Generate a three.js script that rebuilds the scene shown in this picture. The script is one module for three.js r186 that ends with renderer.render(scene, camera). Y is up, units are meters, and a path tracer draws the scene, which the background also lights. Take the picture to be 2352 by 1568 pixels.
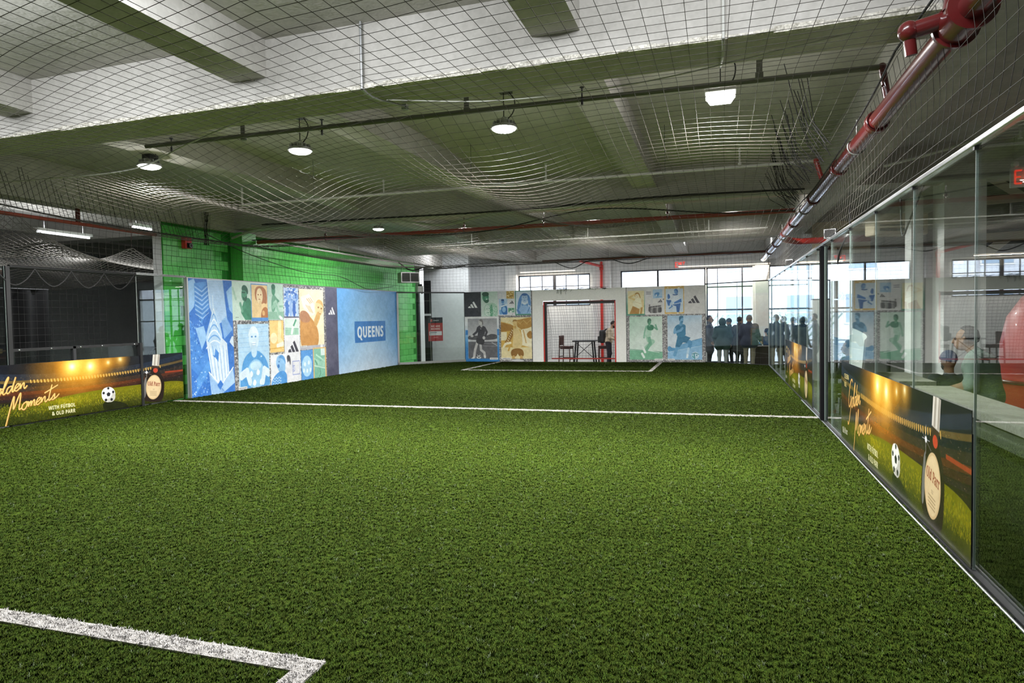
import * as THREE from 'three';
import { mergeGeometries, mergeVertices } from 'three/addons/utils/BufferGeometryUtils.js';
import { RoundedBoxGeometry } from 'three/addons/geometries/RoundedBoxGeometry.js';
import { MarchingCubes } from 'three/addons/objects/MarchingCubes.js';
import { RectAreaLightUniformsLib } from 'three/addons/lights/RectAreaLightUniformsLib.js';

// ---------------------------------------------------------------- camera, sky, exposure
RectAreaLightUniformsLib.init();
const scene = new THREE.Scene();
const camera = new THREE.PerspectiveCamera(55.0, 2352 / 1568, 0.05, 300);
camera.position.set(0, 1.5, 0);
camera.rotation.order = 'YXZ';
camera.rotation.set(-0.0368, 0.3052, -0.0182);
scene.add(camera);
scene.background = new THREE.Color().setRGB(7.5, 8.0, 8.8);        // bright overcast sky
const renderer = new THREE.WebGLRenderer({ antialias: true });
renderer.toneMapping = THREE.LinearToneMapping;
renderer.toneMappingExposure = 1.0;
renderer.shadowMap.enabled = true;
const LAMP = 86;                                                    // candela of one high-bay lamp (scene units)
const TUBE = 22;                                                    // radiance of a fluorescent tube's light
const STRIP = 6;                                                    // strip lights before the near girder, as multiples of TUBE

// ---------------------------------------------------------------- helpers
let seed = 7;
const rnd = () => { seed = (seed + 0x6d2b79f5) | 0; let t = Math.imul(seed ^ (seed >>> 15), 1 | seed); t = (t + Math.imul(t ^ (t >>> 7), 61 | t)) ^ t; return ((t ^ (t >>> 14)) >>> 0) / 4294967296; };
const rr = (a, b) => a + (b - a) * rnd();
const V = (x, y, z) => new THREE.Vector3(x, y, z);
const lin = (r, g, b) => new THREE.Color().setRGB(r, g, b);
const used = {};
function numbered(n) { if (!(n in used)) { used[n] = 0; return n; } used[n]++; return n + '_' + String(used[n]).padStart(3, '0'); }
function tag(o, label, category, group, kind) { if (label) o.userData.label = label; if (category) o.userData.category = category; if (group) o.userData.group = group; if (kind) o.userData.kind = kind; return o; }
function metric(g) {                                                // uv in metres, taken from the dominant axis of each normal
  const p = g.attributes.position, n = g.attributes.normal, uv = new Float32Array(p.count * 2);
  for (let i = 0; i < p.count; i++) {
    const ax = Math.abs(n.getX(i)), ay = Math.abs(n.getY(i)), az = Math.abs(n.getZ(i));
    if (ay >= ax && ay >= az) { uv[2 * i] = p.getX(i); uv[2 * i + 1] = p.getZ(i); }
    else if (ax >= az) { uv[2 * i] = p.getZ(i); uv[2 * i + 1] = p.getY(i); }
    else { uv[2 * i] = p.getX(i); uv[2 * i + 1] = p.getY(i); }
  }
  g.setAttribute('uv', new THREE.BufferAttribute(uv, 2));
  return g;
}
function join(gs) {
  gs = (Array.isArray(gs) ? gs : [gs]).map((g) => { const q = g.index ? g.toNonIndexed() : g; for (const k of Object.keys(q.attributes)) if (!['position', 'normal', 'uv'].includes(k)) q.deleteAttribute(k); return q; });
  return gs.length > 1 ? mergeGeometries(gs) : gs[0];
}
function mesh(g, m) { const o = new THREE.Mesh(g, m); o.castShadow = o.receiveShadow = true; return o; }
function obj(name, gs, m, parent = scene, keepUv = false) {
  if (name.endsWith('*')) { let o; for (const q of gs) o = obj(name.slice(0, -1), q, m, parent, keepUv); return o; }   // each piece a part of its own
  const g = join(gs); if (!keepUv) metric(g);
  const o = mesh(g, m); o.name = parent === scene ? numbered(name) : name; parent.add(o); return o;
}
function thing(name, label, category, [x, y, z] = [0, 0, 0], turn = 0, group) {
  const o = new THREE.Group(); o.name = numbered(name); scene.add(o); o.position.set(x, y, z); o.rotation.y = turn; return tag(o, label, category, group);
}
function struct(name, gs, m, label, category) { const o = obj(name, gs, m); o.userData.kind = 'structure'; return tag(o, label, category); }
function structGroup(name, label, category) { const o = new THREE.Group(); o.name = numbered(name); scene.add(o); o.userData.kind = 'structure'; return tag(o, label, category); }
const box = (x0, x1, y0, y1, z0, z1) => new THREE.BoxGeometry(Math.abs(x1 - x0), Math.abs(y1 - y0), Math.abs(z1 - z0)).translate((x0 + x1) / 2, (y0 + y1) / 2, (z0 + z1) / 2);
const cbox = (w, h, d, x = 0, y = 0, z = 0) => new THREE.BoxGeometry(w, h, d).translate(x, y, z);
const rbox = (w, h, d, r, x = 0, y = 0, z = 0) => new RoundedBoxGeometry(w, h, d, 2, r).translate(x, y, z);
const cyl = (r0, r1, h, x = 0, y = 0, z = 0, n = 20) => new THREE.CylinderGeometry(r0, r1, h, n).translate(x, y, z);
function rod(a, b, r, n = 10, r2 = r) {
  const d = V().subVectors(b, a), L = d.length(), g = new THREE.CylinderGeometry(r2, r, L, n);
  g.applyQuaternion(new THREE.Quaternion().setFromUnitVectors(V(0, 1, 0), d.normalize()));
  return g.translate((a.x + b.x) / 2, (a.y + b.y) / 2, (a.z + b.z) / 2);
}
const tube = (pts, r, seg = 24, n = 6) => new THREE.TubeGeometry(new THREE.CatmullRomCurve3(pts.map((p) => (Array.isArray(p) ? V(...p) : p))), seg, r, n);
const sphere = (r, x = 0, y = 0, z = 0, w = 16, h = 12) => new THREE.SphereGeometry(r, w, h).translate(x, y, z);

function cords(segs, r) {                                           // many thin three-sided cords as one geometry
  const n = segs.length, P = new Float32Array(n * 18), N = new Float32Array(n * 18), I = new Uint32Array(n * 18), d = V(), u = V(), w = V(), up = V(0, 1, 0), ex = V(1, 0, 0);
  segs.forEach(([a, b], k) => {
    d.subVectors(b, a).normalize(); u.crossVectors(d, Math.abs(d.y) > 0.9 ? ex : up).normalize(); w.crossVectors(d, u);
    for (let e = 0; e < 2; e++) for (let i = 0; i < 3; i++) { const c = Math.cos(i * 2.0944), s = Math.sin(i * 2.0944), o = k * 18 + (e * 3 + i) * 3, q = e ? b : a, nx = u.x * c + w.x * s, ny = u.y * c + w.y * s, nz = u.z * c + w.z * s; P[o] = q.x + nx * r; P[o + 1] = q.y + ny * r; P[o + 2] = q.z + nz * r; N[o] = nx; N[o + 1] = ny; N[o + 2] = nz; }
    for (let i = 0; i < 3; i++) { const j = (i + 1) % 3, v = k * 6; I.set([v + i, v + j, v + 3 + j, v + i, v + 3 + j, v + 3 + i], k * 18 + i * 6); }
  });
  const g = new THREE.BufferGeometry(); g.setAttribute('position', new THREE.BufferAttribute(P, 3)); g.setAttribute('normal', new THREE.BufferAttribute(N, 3)); g.setIndex(new THREE.BufferAttribute(I, 1)); return g;
}
function gridSegs(P, ni, nj, skip) { const s = []; const q = []; for (let i = 0; i <= ni; i++) { q[i] = []; for (let j = 0; j <= nj; j++) q[i][j] = P(i, j); } for (let i = 0; i <= ni; i++) for (let j = 0; j <= nj; j++) { if (i < ni && !(skip && skip(i, j, 0))) s.push([q[i][j], q[i + 1][j]]); if (j < nj && !(skip && skip(i, j, 1))) s.push([q[i][j], q[i][j + 1]]); } return s; }
function cordObj(name, segs, r, m, parent = scene) { const o = mesh(cords(segs, r), m); o.name = parent === scene ? numbered(name) : name; parent.add(o); return o; }

// tileable value noise
function noiseGrid(n, cells, sd) {
  const a = new Float32Array(cells * cells); let s = sd; const q = () => { s = (s * 1664525 + 1013904223) >>> 0; return s / 4294967296; };
  for (let i = 0; i < a.length; i++) a[i] = q();
  const out = new Float32Array(n * n);
  for (let y = 0; y < n; y++) for (let x = 0; x < n; x++) {
    const u = x / n * cells, v = y / n * cells, i = Math.floor(u), j = Math.floor(v); let fx = u - i, fy = v - j; fx = fx * fx * (3 - 2 * fx); fy = fy * fy * (3 - 2 * fy);
    const i1 = (i + 1) % cells, j1 = (j + 1) % cells;
    out[y * n + x] = (a[j * cells + i] * (1 - fx) + a[j * cells + i1] * fx) * (1 - fy) + (a[j1 * cells + i] * (1 - fx) + a[j1 * cells + i1] * fx) * fy;
  }
  return out;
}
function fbm(n, octs, sd) { const out = new Float32Array(n * n); octs.forEach(([c, w], k) => { const g = noiseGrid(n, c, sd + k * 77); for (let i = 0; i < out.length; i++) out[i] += (g[i] - 0.5) * w; }); return out; }
function dataTex(n, f, metres, srgb = true) {
  const d = new Uint8Array(n * n * 4);
  for (let i = 0; i < n * n; i++) { const c = f(i); d[4 * i] = Math.max(0, Math.min(255, c[0])); d[4 * i + 1] = Math.max(0, Math.min(255, c[1])); d[4 * i + 2] = Math.max(0, Math.min(255, c[2])); d[4 * i + 3] = 255; }
  const t = new THREE.DataTexture(d, n, n); t.wrapS = t.wrapT = THREE.RepeatWrapping; t.magFilter = THREE.LinearFilter; t.minFilter = THREE.LinearMipmapLinearFilter; t.generateMipmaps = true;
  if (srgb) t.colorSpace = THREE.SRGBColorSpace; t.repeat.set(1 / metres, 1 / metres); t.needsUpdate = true; return t;
}
function grain(rgb, octs, amp, metres, n = 512, sd = 3) { const f = fbm(n, octs, sd); return dataTex(n, (i) => rgb.map((c) => c + f[i] * amp), metres); }
function bump(octs, metres, n = 512, sd = 5) { const f = fbm(n, octs, sd); return dataTex(n, (i) => { const v = 128 + f[i] * 255; return [v, v, v]; }, metres, false); }
function std(o) { return new THREE.MeshStandardMaterial({ roughness: 0.7, metalness: 0, ...o }); }
function phys(o) { return new THREE.MeshPhysicalMaterial({ roughness: 0.5, metalness: 0, ...o }); }
function canvasTex(w, h, draw, soft = 0, wash = 40) {
  const c = document.createElement('canvas'); c.width = w; c.height = h; const g = c.getContext('2d'); g.save(); draw(g, w, h); g.restore();
  if (soft) {                                                       // the photographic prints: soft edges, mottled ink, film grain
    const c2 = document.createElement('canvas'); c2.width = w; c2.height = h; const k = c2.getContext('2d'); k.drawImage(c, 0, 0); g.setTransform(1, 0, 0, 1, 0, 0); g.globalAlpha = 0.65; g.filter = `blur(${soft}px)`; g.drawImage(c2, 0, 0); g.filter = 'none'; g.globalAlpha = 1;
    const im = g.getImageData(0, 0, w, h), d = im.data, a = fbm(256, [[5, 40], [16, 34], [50, 26], [128, 18]], 77);
    for (let y = 0; y < h; y++) for (let x = 0; x < w; x++) { const o = 4 * (y * w + x), v = a[(y & 255) * 256 + (x & 255)] * 0.3 + a[((y >> 1) & 255) * 256 + ((x >> 1) & 255)] * 0.25; for (let q = 0; q < 3; q++) d[o + q] = Math.max(0, Math.min(255, d[o + q] * (1 - wash / 255) + wash + v * (wash ? 1 : 0.5))); }
    g.putImageData(im, 0, 0);
  }
  const t = new THREE.CanvasTexture(c); t.colorSpace = THREE.SRGBColorSpace; t.anisotropy = 8; return t;
}

// ---------------------------------------------------------------- materials
const plasterBump = bump([[8, 0.5], [32, 0.35], [128, 0.3]], 2.2);
const M = {};
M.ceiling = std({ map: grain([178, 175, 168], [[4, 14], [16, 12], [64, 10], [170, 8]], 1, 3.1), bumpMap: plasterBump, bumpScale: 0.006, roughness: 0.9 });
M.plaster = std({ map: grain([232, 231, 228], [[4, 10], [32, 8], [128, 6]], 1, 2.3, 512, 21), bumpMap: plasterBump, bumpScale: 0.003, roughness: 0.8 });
M.chip = std({ map: grain([196, 192, 180], [[16, 60], [64, 60], [128, 40]], 1, 0.8, 256, 9), roughness: 0.95 });
M.greyWall = std({ map: grain([206, 208, 208], [[4, 10], [32, 8], [128, 6]], 1, 2.1, 512, 31), roughness: 0.8, bumpMap: plasterBump, bumpScale: 0.003 });
const greenBump = bump([[32, 0.4], [96, 0.6]], 0.8, 256, 41);
M.green = [0, 1, 2].map((k) => phys({ map: grain([[92, 196, 88], [98, 202, 94], [86, 188, 82]][k], [[8, 10], [64, 10]], 1, 0.9, 128, 51 + k), roughness: 0.3, bumpMap: greenBump, bumpScale: 0.002 }));
M.greenMortar = std({ color: lin(0.008, 0.20, 0.012), roughness: 0.8 });
M.lobbyWall = std({ map: grain([138, 138, 136], [[4, 10], [64, 8]], 1, 2.0, 256, 33), roughness: 0.8 });
M.floor = std({ map: grain([116, 115, 112], [[4, 18], [32, 14], [128, 12]], 1, 3.3, 512, 61), roughness: 0.6 });
M.tile = [0, 1, 2].map((k) => std({ color: lin(...[[0.25, 0.25, 0.26], [0.21, 0.21, 0.22], [0.29, 0.28, 0.28]][k]), roughness: 0.45 }));
M.red = phys({ color: lin(0.33, 0.022, 0.016), roughness: 0.33, clearcoat: 0.4 });
M.redDark = phys({ color: lin(0.10, 0.010, 0.010), roughness: 0.28, clearcoat: 0.6 });
M.redBright = phys({ color: lin(0.62, 0.03, 0.02), roughness: 0.35 });
M.paleRed = std({ color: lin(0.3, 0.06, 0.04), roughness: 0.5 });
M.black = std({ color: lin(0.012, 0.012, 0.013), roughness: 0.5 });
M.matteBlack = phys({ color: lin(0.006, 0.006, 0.007), roughness: 0.85, specularIntensity: 0.15 });
M.rubber = std({ color: lin(0.01, 0.01, 0.01), roughness: 0.75 });
M.darkMetal = std({ color: lin(0.06, 0.06, 0.065), roughness: 0.4, metalness: 0.6 });
M.alu = std({ color: lin(0.75, 0.76, 0.78), roughness: 0.28, metalness: 1 });
M.galv = std({ color: lin(0.45, 0.46, 0.46), roughness: 0.45, metalness: 0.8 });
M.chrome = std({ color: lin(0.7, 0.7, 0.74), roughness: 0.18, metalness: 1 });
M.olivePipe = std({ color: lin(0.13, 0.14, 0.10), roughness: 0.6 });
M.whitePipe = std({ color: lin(0.5, 0.5, 0.46), roughness: 0.6 });
M.palePipe = std({ color: lin(0.42, 0.45, 0.36), roughness: 0.7 });
M.white = std({ color: lin(0.72, 0.72, 0.71), roughness: 0.5 });
M.board = std({ map: grain([238, 237, 233], [[4, 8], [64, 8], [128, 8]], 1, 1.7, 512, 71), roughness: 0.55 });
M.cord = std({ color: lin(0.065, 0.058, 0.048), roughness: 0.9 });
M.cordPale = std({ color: lin(0.30, 0.28, 0.25), roughness: 0.9 });
M.cordDark = std({ color: lin(0.018, 0.018, 0.018), roughness: 0.9 });
M.rope = std({ color: lin(0.55, 0.55, 0.5), roughness: 0.9 });
M.glass = phys({ color: lin(0.93, 0.97, 0.955), roughness: 0, transmission: 1, thickness: 0, ior: 1.52 });
M.windowGlass = phys({ color: lin(0.97, 0.98, 0.99), roughness: 0, transmission: 1, thickness: 0, ior: 1.5 });
M.glassEdge = std({ color: lin(0.34, 0.38, 0.36), roughness: 0.3 });
M.lampLens = std({ color: 0xffffff, emissive: lin(0.97, 0.98, 1.0), emissiveIntensity: 9, roughness: 0.4 });
M.tubeGlow = std({ color: 0xffffff, emissive: lin(0.92, 0.95, 1.0), emissiveIntensity: 4, roughness: 0.4 });
M.warmTube = std({ color: 0xffffff, emissive: lin(1.0, 0.84, 0.66), emissiveIntensity: 1.0, roughness: 0.4 });
M.exitRed = std({ color: lin(0.8, 0.02, 0.01), emissive: lin(1, 0.06, 0.03), emissiveIntensity: 0.7, roughness: 0.4 });
M.woodDark = std({ map: grain([62, 30, 22], [[4, 20], [64, 14]], 1, 0.5, 128, 81), roughness: 0.45 });
M.counterTop = std({ map: grain([168, 163, 152], [[8, 22], [64, 22], [128, 16]], 1, 0.9, 256, 91), roughness: 0.5 });
M.counterSide = std({ map: grain([112, 116, 100], [[8, 12], [64, 14]], 1, 1.1, 256, 92), roughness: 0.7 });
M.curtain = std({ map: grain([16, 16, 17], [[8, 4], [64, 6]], 1, 0.7, 128, 93), roughness: 0.95 });
M.beige = std({ color: lin(0.66, 0.56, 0.40), roughness: 0.7 });
M.asphalt = std({ map: grain([120, 122, 126], [[8, 16], [128, 20]], 1, 4, 256, 94), roughness: 0.9 });
M.facade = std({ map: grain([206, 210, 216], [[8, 10], [64, 10]], 1, 6, 256, 95), roughness: 0.9 });
M.facadeGlass = std({ color: lin(0.25, 0.34, 0.44), roughness: 0.2 });
M.mint = std({ color: lin(0.55, 0.72, 0.66), roughness: 0.7 });

// ---------------------------------------------------------------- the hall
const FL = -0.35, SLAB = 4.15, SOF = 3.58, XL = -10.1, XR = 1.375, ZE = -21.12, ZN = 1.1, H = 2.4, ZW = -25.9;
struct('floor', box(-22, 8, FL - 0.2, FL, ZW - 0.3, 8), M.floor, 'grey concrete hall floor outside the pitch', 'floor');
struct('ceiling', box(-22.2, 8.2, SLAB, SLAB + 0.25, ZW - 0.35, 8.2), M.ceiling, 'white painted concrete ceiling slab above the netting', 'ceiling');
struct('wall_far_left', box(-22.2, -22, FL, SLAB, ZW, 8), M.greyWall, 'grey wall at the far side of the neighbouring field', 'wall');
struct('wall_right', box(8, 8.2, FL, SLAB, ZW, 8), M.plaster, 'white wall at the far side of the lobby', 'wall');
struct('wall_front', box(-22, 8, FL, SLAB, 8, 8.2), M.plaster, 'white hall wall behind the camera', 'wall');

// girders across, joists along
const girderZ = [1.6, -5.3, -12.2, -19.1];
const girderWords = ['behind the camera', 'nearest in view with a brightly lit face', 'above the red cross pipe', 'last before the windows'];
girderZ.forEach((z, k) => {
  const g = structGroup('ceiling_girder', 'deep white concrete girder ' + girderWords[k], 'girder');
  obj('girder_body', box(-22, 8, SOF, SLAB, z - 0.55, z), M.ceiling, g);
  // chipped, uneven plaster bead along the lower edge
  const strip = []; let x = -10.4;
  while (x < 1.7) { const L = rr(0.08, 0.34), w = rr(0.006, 0.022), h = rr(0.012, 0.034); strip.push(box(x, x + L, SOF - h * 0.5, SOF + h, z - 0.03, z + w)); x += L * rr(0.85, 1.02); }
  if (k === 1) obj('chipped_edge', strip, M.chip, g);
});
const joistX = [-19.3, -16.3, -13.4, -7.25, -4.25, -1.25, 4.6, 7.0];
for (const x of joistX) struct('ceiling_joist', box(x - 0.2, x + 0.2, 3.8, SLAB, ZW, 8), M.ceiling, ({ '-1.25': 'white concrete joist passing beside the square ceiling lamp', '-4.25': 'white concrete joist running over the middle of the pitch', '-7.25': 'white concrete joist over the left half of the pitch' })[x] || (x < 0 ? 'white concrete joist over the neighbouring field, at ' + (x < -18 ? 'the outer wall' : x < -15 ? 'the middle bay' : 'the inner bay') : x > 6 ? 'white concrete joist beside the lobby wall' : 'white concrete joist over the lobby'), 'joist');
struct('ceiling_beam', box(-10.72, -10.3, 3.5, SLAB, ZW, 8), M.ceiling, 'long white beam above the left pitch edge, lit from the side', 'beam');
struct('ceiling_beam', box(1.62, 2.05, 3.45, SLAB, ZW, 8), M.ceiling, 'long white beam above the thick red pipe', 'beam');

// ------------------------------------------------ window wall at the far end (z = ZW)
const winWall = structGroup('wall_back', 'white far wall with window openings to the street', 'wall');
const wz0 = ZW - 0.3, wz1 = ZW;
// openings: [x0, x1, y0, y1]
const holes = [[-7.85, -4.86, 1.92, 3.2], [-3.65, -0.45, 1.92, 3.24], [-0.42, 1.3, FL, 3.24], [1.78, 7.7, FL, 3.24]];
{
  const g = [box(-22, 8, 3.24, SLAB, wz0, wz1), box(-22, -13.0, FL, 3.24, wz0, wz1), box(-10.1, -7.85, FL, 3.24, wz0, wz1), box(-13.0, -10.1, FL, 0.4, wz0, wz1), box(-7.85, -4.86, FL, 1.92, wz0, wz1), box(-7.85, -4.86, 3.2, 3.24, wz0, wz1), box(-4.86, -3.65, FL, 3.24, wz0, wz1),
    box(-3.65, -0.42, FL, 1.92, wz0, wz1), box(-0.45, -0.42, 1.92, 3.24, wz0, wz1), box(7.7, 8, FL, 3.24, wz0, wz1)];
  obj('wall_surface', g, M.plaster, winWall);
  obj('ledge', [box(-7.9, 8, 3.42, 3.5, ZW, ZW + 0.05), box(-7.9, 8, 3.58, 3.64, ZW, ZW + 0.04)], M.plaster, winWall);
}
struct('column', [box(1.3, 1.78, FL, SLAB, ZW - 0.3, ZW + 0.25), box(1.22, 1.3, FL, 3.24, ZW - 0.1, ZW + 0.1)], M.plaster, 'white column between the street doors and the lobby glazing', 'column');
function windowUnit(n, [x0, x1, y0, y1], xs, ys, label) {
  const w = structGroup('window_' + n, label, 'window'); const f = 0.035;
  obj('window_frame', [box(x0, x1, y0, y0 + 0.05, ZW - 0.12, ZW - 0.06), box(x0, x1, y1 - 0.05, y1, ZW - 0.12, ZW - 0.06), box(x0, x0 + 0.05, y0, y1, ZW - 0.12, ZW - 0.06), box(x1 - 0.05, x1, y0, y1, ZW - 0.12, ZW - 0.06)], M.darkMetal, w);
  for (const [x, t] of xs) obj('mullion', box(x - t / 2, x + t / 2, y0 + 0.05, y1 - 0.05, ZW - 0.12, ZW - 0.06), M.darkMetal, w);
  for (const [y, t] of ys) obj('transom', box(x0 + 0.05, x1 - 0.05, y - t / 2, y + t / 2, ZW - 0.118, ZW - 0.062), M.darkMetal, w);
  const ex = [x0, ...xs.map((a) => a[0]), x1], ey = [y0, ...ys.map((a) => a[0]), y1];
  for (let i = 0; i + 1 < ex.length; i++) for (let j = 0; j + 1 < ey.length; j++) obj('pane', box(ex[i] + f, ex[i + 1] - f, ey[j] + f, ey[j + 1] - f, ZW - 0.093, ZW - 0.087), M.windowGlass, w);
}
windowUnit(1, holes[0], [[-7.35, 0.03], [-6.85, 0.03], [-6.33, 0.12], [-5.85, 0.03], [-5.35, 0.03]], [[2.72, 0.03]], 'steel window with small panes left of the red standpipe');
windowUnit(2, holes[1], [[-2.22, 0.07]], [], 'wide clear window above the right end boards');
windowUnit(3, holes[2], [[-0.02, 0.03], [0.86, 0.05]], [[1.64, 0.06], [2.5, 0.05]], 'tall street door glazing behind the standing people');
windowUnit(5, [-13.0, -10.1, 0.4, 3.24], [[-12.0, 0.06], [-11.0, 0.06]], [[1.9, 0.05]], 'window hidden behind the grey block wall that lights the far left corner');
windowUnit(4, holes[3], [[2.6, 0.06], [3.5, 0.08], [4.6, 0.06], [5.2, 0.03], [5.7, 0.08], [6.2, 0.03], [6.7, 0.06]], [[1.62, 0.06], [2.72, 0.04]], 'tall lobby glazing right of the column');

// jutting wall and piers left of the windows
struct('wall_corner', [box(-13.4, -9.22, FL, SLAB, -24.0, -23.8), box(-13.4, -13.2, FL, SLAB, ZW, -24.0)], M.greyWall, 'grey painted block wall behind the glass corner', 'wall');
struct('column', box(-8.3, -7.85, FL, 3.6, ZW, ZW + 0.3), M.plaster, 'white pier at the left edge of the small-paned window', 'column');
struct('column', box(-4.7, -4.0, FL, SLAB, ZW, ZW + 0.3), M.plaster, 'white pier behind the red standpipe', 'column');
struct('column', box(-10.75, -10.42, FL, SLAB, -22.3, -21.95), M.white, 'slim white column at the end of the green wall', 'column');
{
  const d = structGroup('door_1', 'dark glazed door with white frame beside the slim column', 'door');
  obj('door_leaf', box(-12.1, -10.8, FL, 3.0, -23.78, -23.72), M.black, d);
  obj('door_frame', [box(-11.28, -11.2, FL, 3.3, -23.72, -23.66), box(-12.1, -10.8, 1.62, 1.7, -23.72, -23.66), box(-11.5, -11.4, FL + 0.5, 1.62, -23.72, -23.66)], M.white, d);
}

// green block wall on the left, behind the mural
const gw = structGroup('wall_left', 'bright green painted block wall above the mural', 'wall');
obj('wall_core', box(-10.6, -10.42, FL, 3.5, -21.6, -10.28), M.greenMortar, gw);
obj('wall_end', box(-10.605, -10.415, FL, 3.5, -10.28, -10.25), M.greyWall, gw);
{
  const bl = [0, 1].map((k) => new THREE.BoxGeometry(0.03, 0.19, k ? 0.39 : 0.19));
  bl.forEach(metric);
  for (let c = 0; c < 19; c++) {
    const y = FL + 0.1 + c * 0.2; if (y > 3.45) break;
    let z = -10.3 - (c % 2 ? 0.2 : 0);
    if (c % 2) put(0, -10.3 - 0.1, y);
    for (; z - 0.4 > -21.62; z -= 0.4) {
      const zc = z - 0.2; if (zc > -12.75 && zc < -12.1) continue;
      if (y < 2.25 && zc < -10.7 && zc > -19.2) continue;          // behind the mural boards
      put(1, zc, y);
    }
  }
  function put(k, z, y) { const b = mesh(bl[k], M.green[Math.floor(rnd() * 3)]); b.name = 'block'; b.position.set(-10.42 + rr(-0.001, 0.001), y, z); gw.add(b); }
}
const pil = struct('pilaster', box(-10.42, -10.1, FL, 3.5, -12.66, -12.2), M.green[2], 'dark green pilaster rising behind the mural', 'pilaster');

// lobby side: columns and partitions
struct('column', box(3.53, 4.12, FL, SLAB, -13.0, -12.4), M.plaster, 'broad white lobby column behind the pitch glass', 'column');
struct('column', box(3.18, 3.36, FL, 3.45, -13.3, -12.9), M.plaster, 'narrow white post left of the broad lobby column', 'column');
struct('column', box(2.45, 2.75, FL, SLAB, -19.6, -19.2), M.plaster, 'white lobby column near the street glazing', 'column');
struct('wall_partition', box(3.45, 8, FL, 3.58, -19.7, -19.55), M.lobbyWall, 'grey partition wall at the back of the lobby', 'wall');
struct('wall_bulkhead', box(2.3, 3.6, 2.95, 3.75, -18.4, -18.2), M.beige, 'beige boxed bulkhead hanging in the lobby', 'wall');

// pavement tiles of the lobby floor next to the glass
{
  const g = structGroup('floor_tiles', 'grey square floor tiles along the lobby glass', 'floor');
  const tg = metric(new THREE.BoxGeometry(0.396, 0.02, 0.396));
  for (let i = 0; i < 5; i++) for (let j = 0; j < 34; j++) { const b = mesh(tg, M.tile[Math.floor(rnd() * 3)]); b.name = 'tile'; b.position.set(1.75 + i * 0.4, FL + 0.01, -4 - j * 0.4); g.add(b); }
}

// ------------------------------------------------ street outside
struct('street_ground', box(-40, 40, FL - 0.35, FL - 0.15, -70, ZW - 0.3), M.asphalt, 'pale grey street and pavement outside', 'street');
{
  const b = thing('building', 'pale building facade across the street, seen through the windows', 'building', [0, FL - 0.15, -46]);
  obj('facade_wall', box(-36, 36, 0, 11, -2, 0), M.facade, b);
  for (let r = 0; r < 3; r++) for (let i = 0; i < 18; i++) { const f = obj('facade_window', box(-32 + i * 3.6, -30.2 + i * 3.6, 1.2 + r * 3.4, 3.2 + r * 3.4, 0, 0.06), M.white, b); obj('pane', box(-31.9 + i * 3.6, -30.3 + i * 3.6, 1.3 + r * 3.4, 3.1 + r * 3.4, 0.06, 0.08), M.facadeGlass, f); }
  const a = thing('awning', 'pale green slatted awning outside the street doors', 'awning', [0.6, 0, -28.2]);
  for (let k = 0; k < 26; k++) obj('slat', new THREE.BoxGeometry(0.06, 1.25, 0.03).rotateZ(-0.7).translate(-1.9 + k * 0.22, 0.95, 0), M.mint, a);
  obj('rail', [box(-2.4, 4.4, 1.45, 1.52, -0.05, 0.05), box(-2.4, 4.4, 0.35, 0.42, -0.05, 0.05), box(-2.4, -2.3, FL - 0.15, 1.5, -0.05, 0.05), box(4.3, 4.4, FL - 0.15, 1.5, -0.05, 0.05)], M.white, a);
}

// ------------------------------------------------ pitch platform and turf
const C1 = [XL + 0.04, -19.4], C2 = [-8.35, ZE], C3 = [-0.38, ZE], C4 = [XR - 0.01, -19.94];
const outline = [[XL, ZN], C1, C2, C3, C4, [XR, ZN]];
const shape = new THREE.Shape(outline.map(([x, z]) => new THREE.Vector2(x, -z)));
function flat(sh, y0, y1) { return new THREE.ExtrudeGeometry(sh, { depth: y1 - y0, bevelEnabled: false }).rotateX(-Math.PI / 2).translate(0, y0, 0); }
struct('pitch_platform', flat(shape, FL, -0.06), M.counterSide, 'raised platform carrying the turf', 'platform');
const turf = structGroup('turf', 'green artificial turf covering the indoor pitch', 'turf');
{
  const f1 = fbm(1024, [[6, 16], [24, 14], [128, 30], [256, 60], [512, 90]], 101), f2 = fbm(1024, [[5, 10], [200, 30]], 131);
  const t = dataTex(1024, (i) => [66 + f1[i] * 0.45 + f2[i] * 0.25, 84 + f1[i] * 0.55, 24 + f1[i] * 0.16 - f2[i] * 0.1], 2.0);
  const tb = bump([[128, 0.5], [256, 0.7]], 1.0, 1024, 111);
  M.turf = phys({ map: t, roughness: 0.95, specularIntensity: 0.1, bumpMap: tb, bumpScale: 0.012 });
  M.turfWhite = std({ map: grain([214, 208, 202], [[64, 16], [256, 30]], 1, 1, 512, 121), roughness: 0.85, bumpMap: tb, bumpScale: 0.008 });
  obj('turf_base', flat(shape, -0.06, 0), M.turf, turf);
}
// painted lines: [x0, x1, z0, z1]
const lines = [
  ['halfway_line', 'white halfway line crossing the pitch', [[XL + 0.05, XR - 0.03, -10.15, -10.05]]],
  ['goal_area_line', 'white goal area outline in front of the far goal', [[-7.1, -1.68, -17.67, -17.57], [-7.1, -7.0, -21.05, -17.67], [-1.78, -1.68, -21.05, -17.67]]],
  ['goal_area_line', 'white goal area corner in the near left foreground', [[-7.1, -1.65, -2.44, -2.335], [-1.755, -1.65, -2.335, 1.0], [-7.1, -7.0, -2.335, 1.0]]],
];
const lineMeshes = lines.map(([n, label, rs]) => { const o = obj(n, rs.map(([a, b, c, d]) => box(a, b, -0.004, 0.009, c, d)), M.turfWhite); return tag(o, label, 'pitch line'); });
function lineAt(x, z, e = 0) { for (let k = 0; k < lines.length; k++) for (const [a, b, c, d] of lines[k][2]) if (x > a - e && x < b + e && z > c - e && z < d + e) return k; return -1; }
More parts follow.
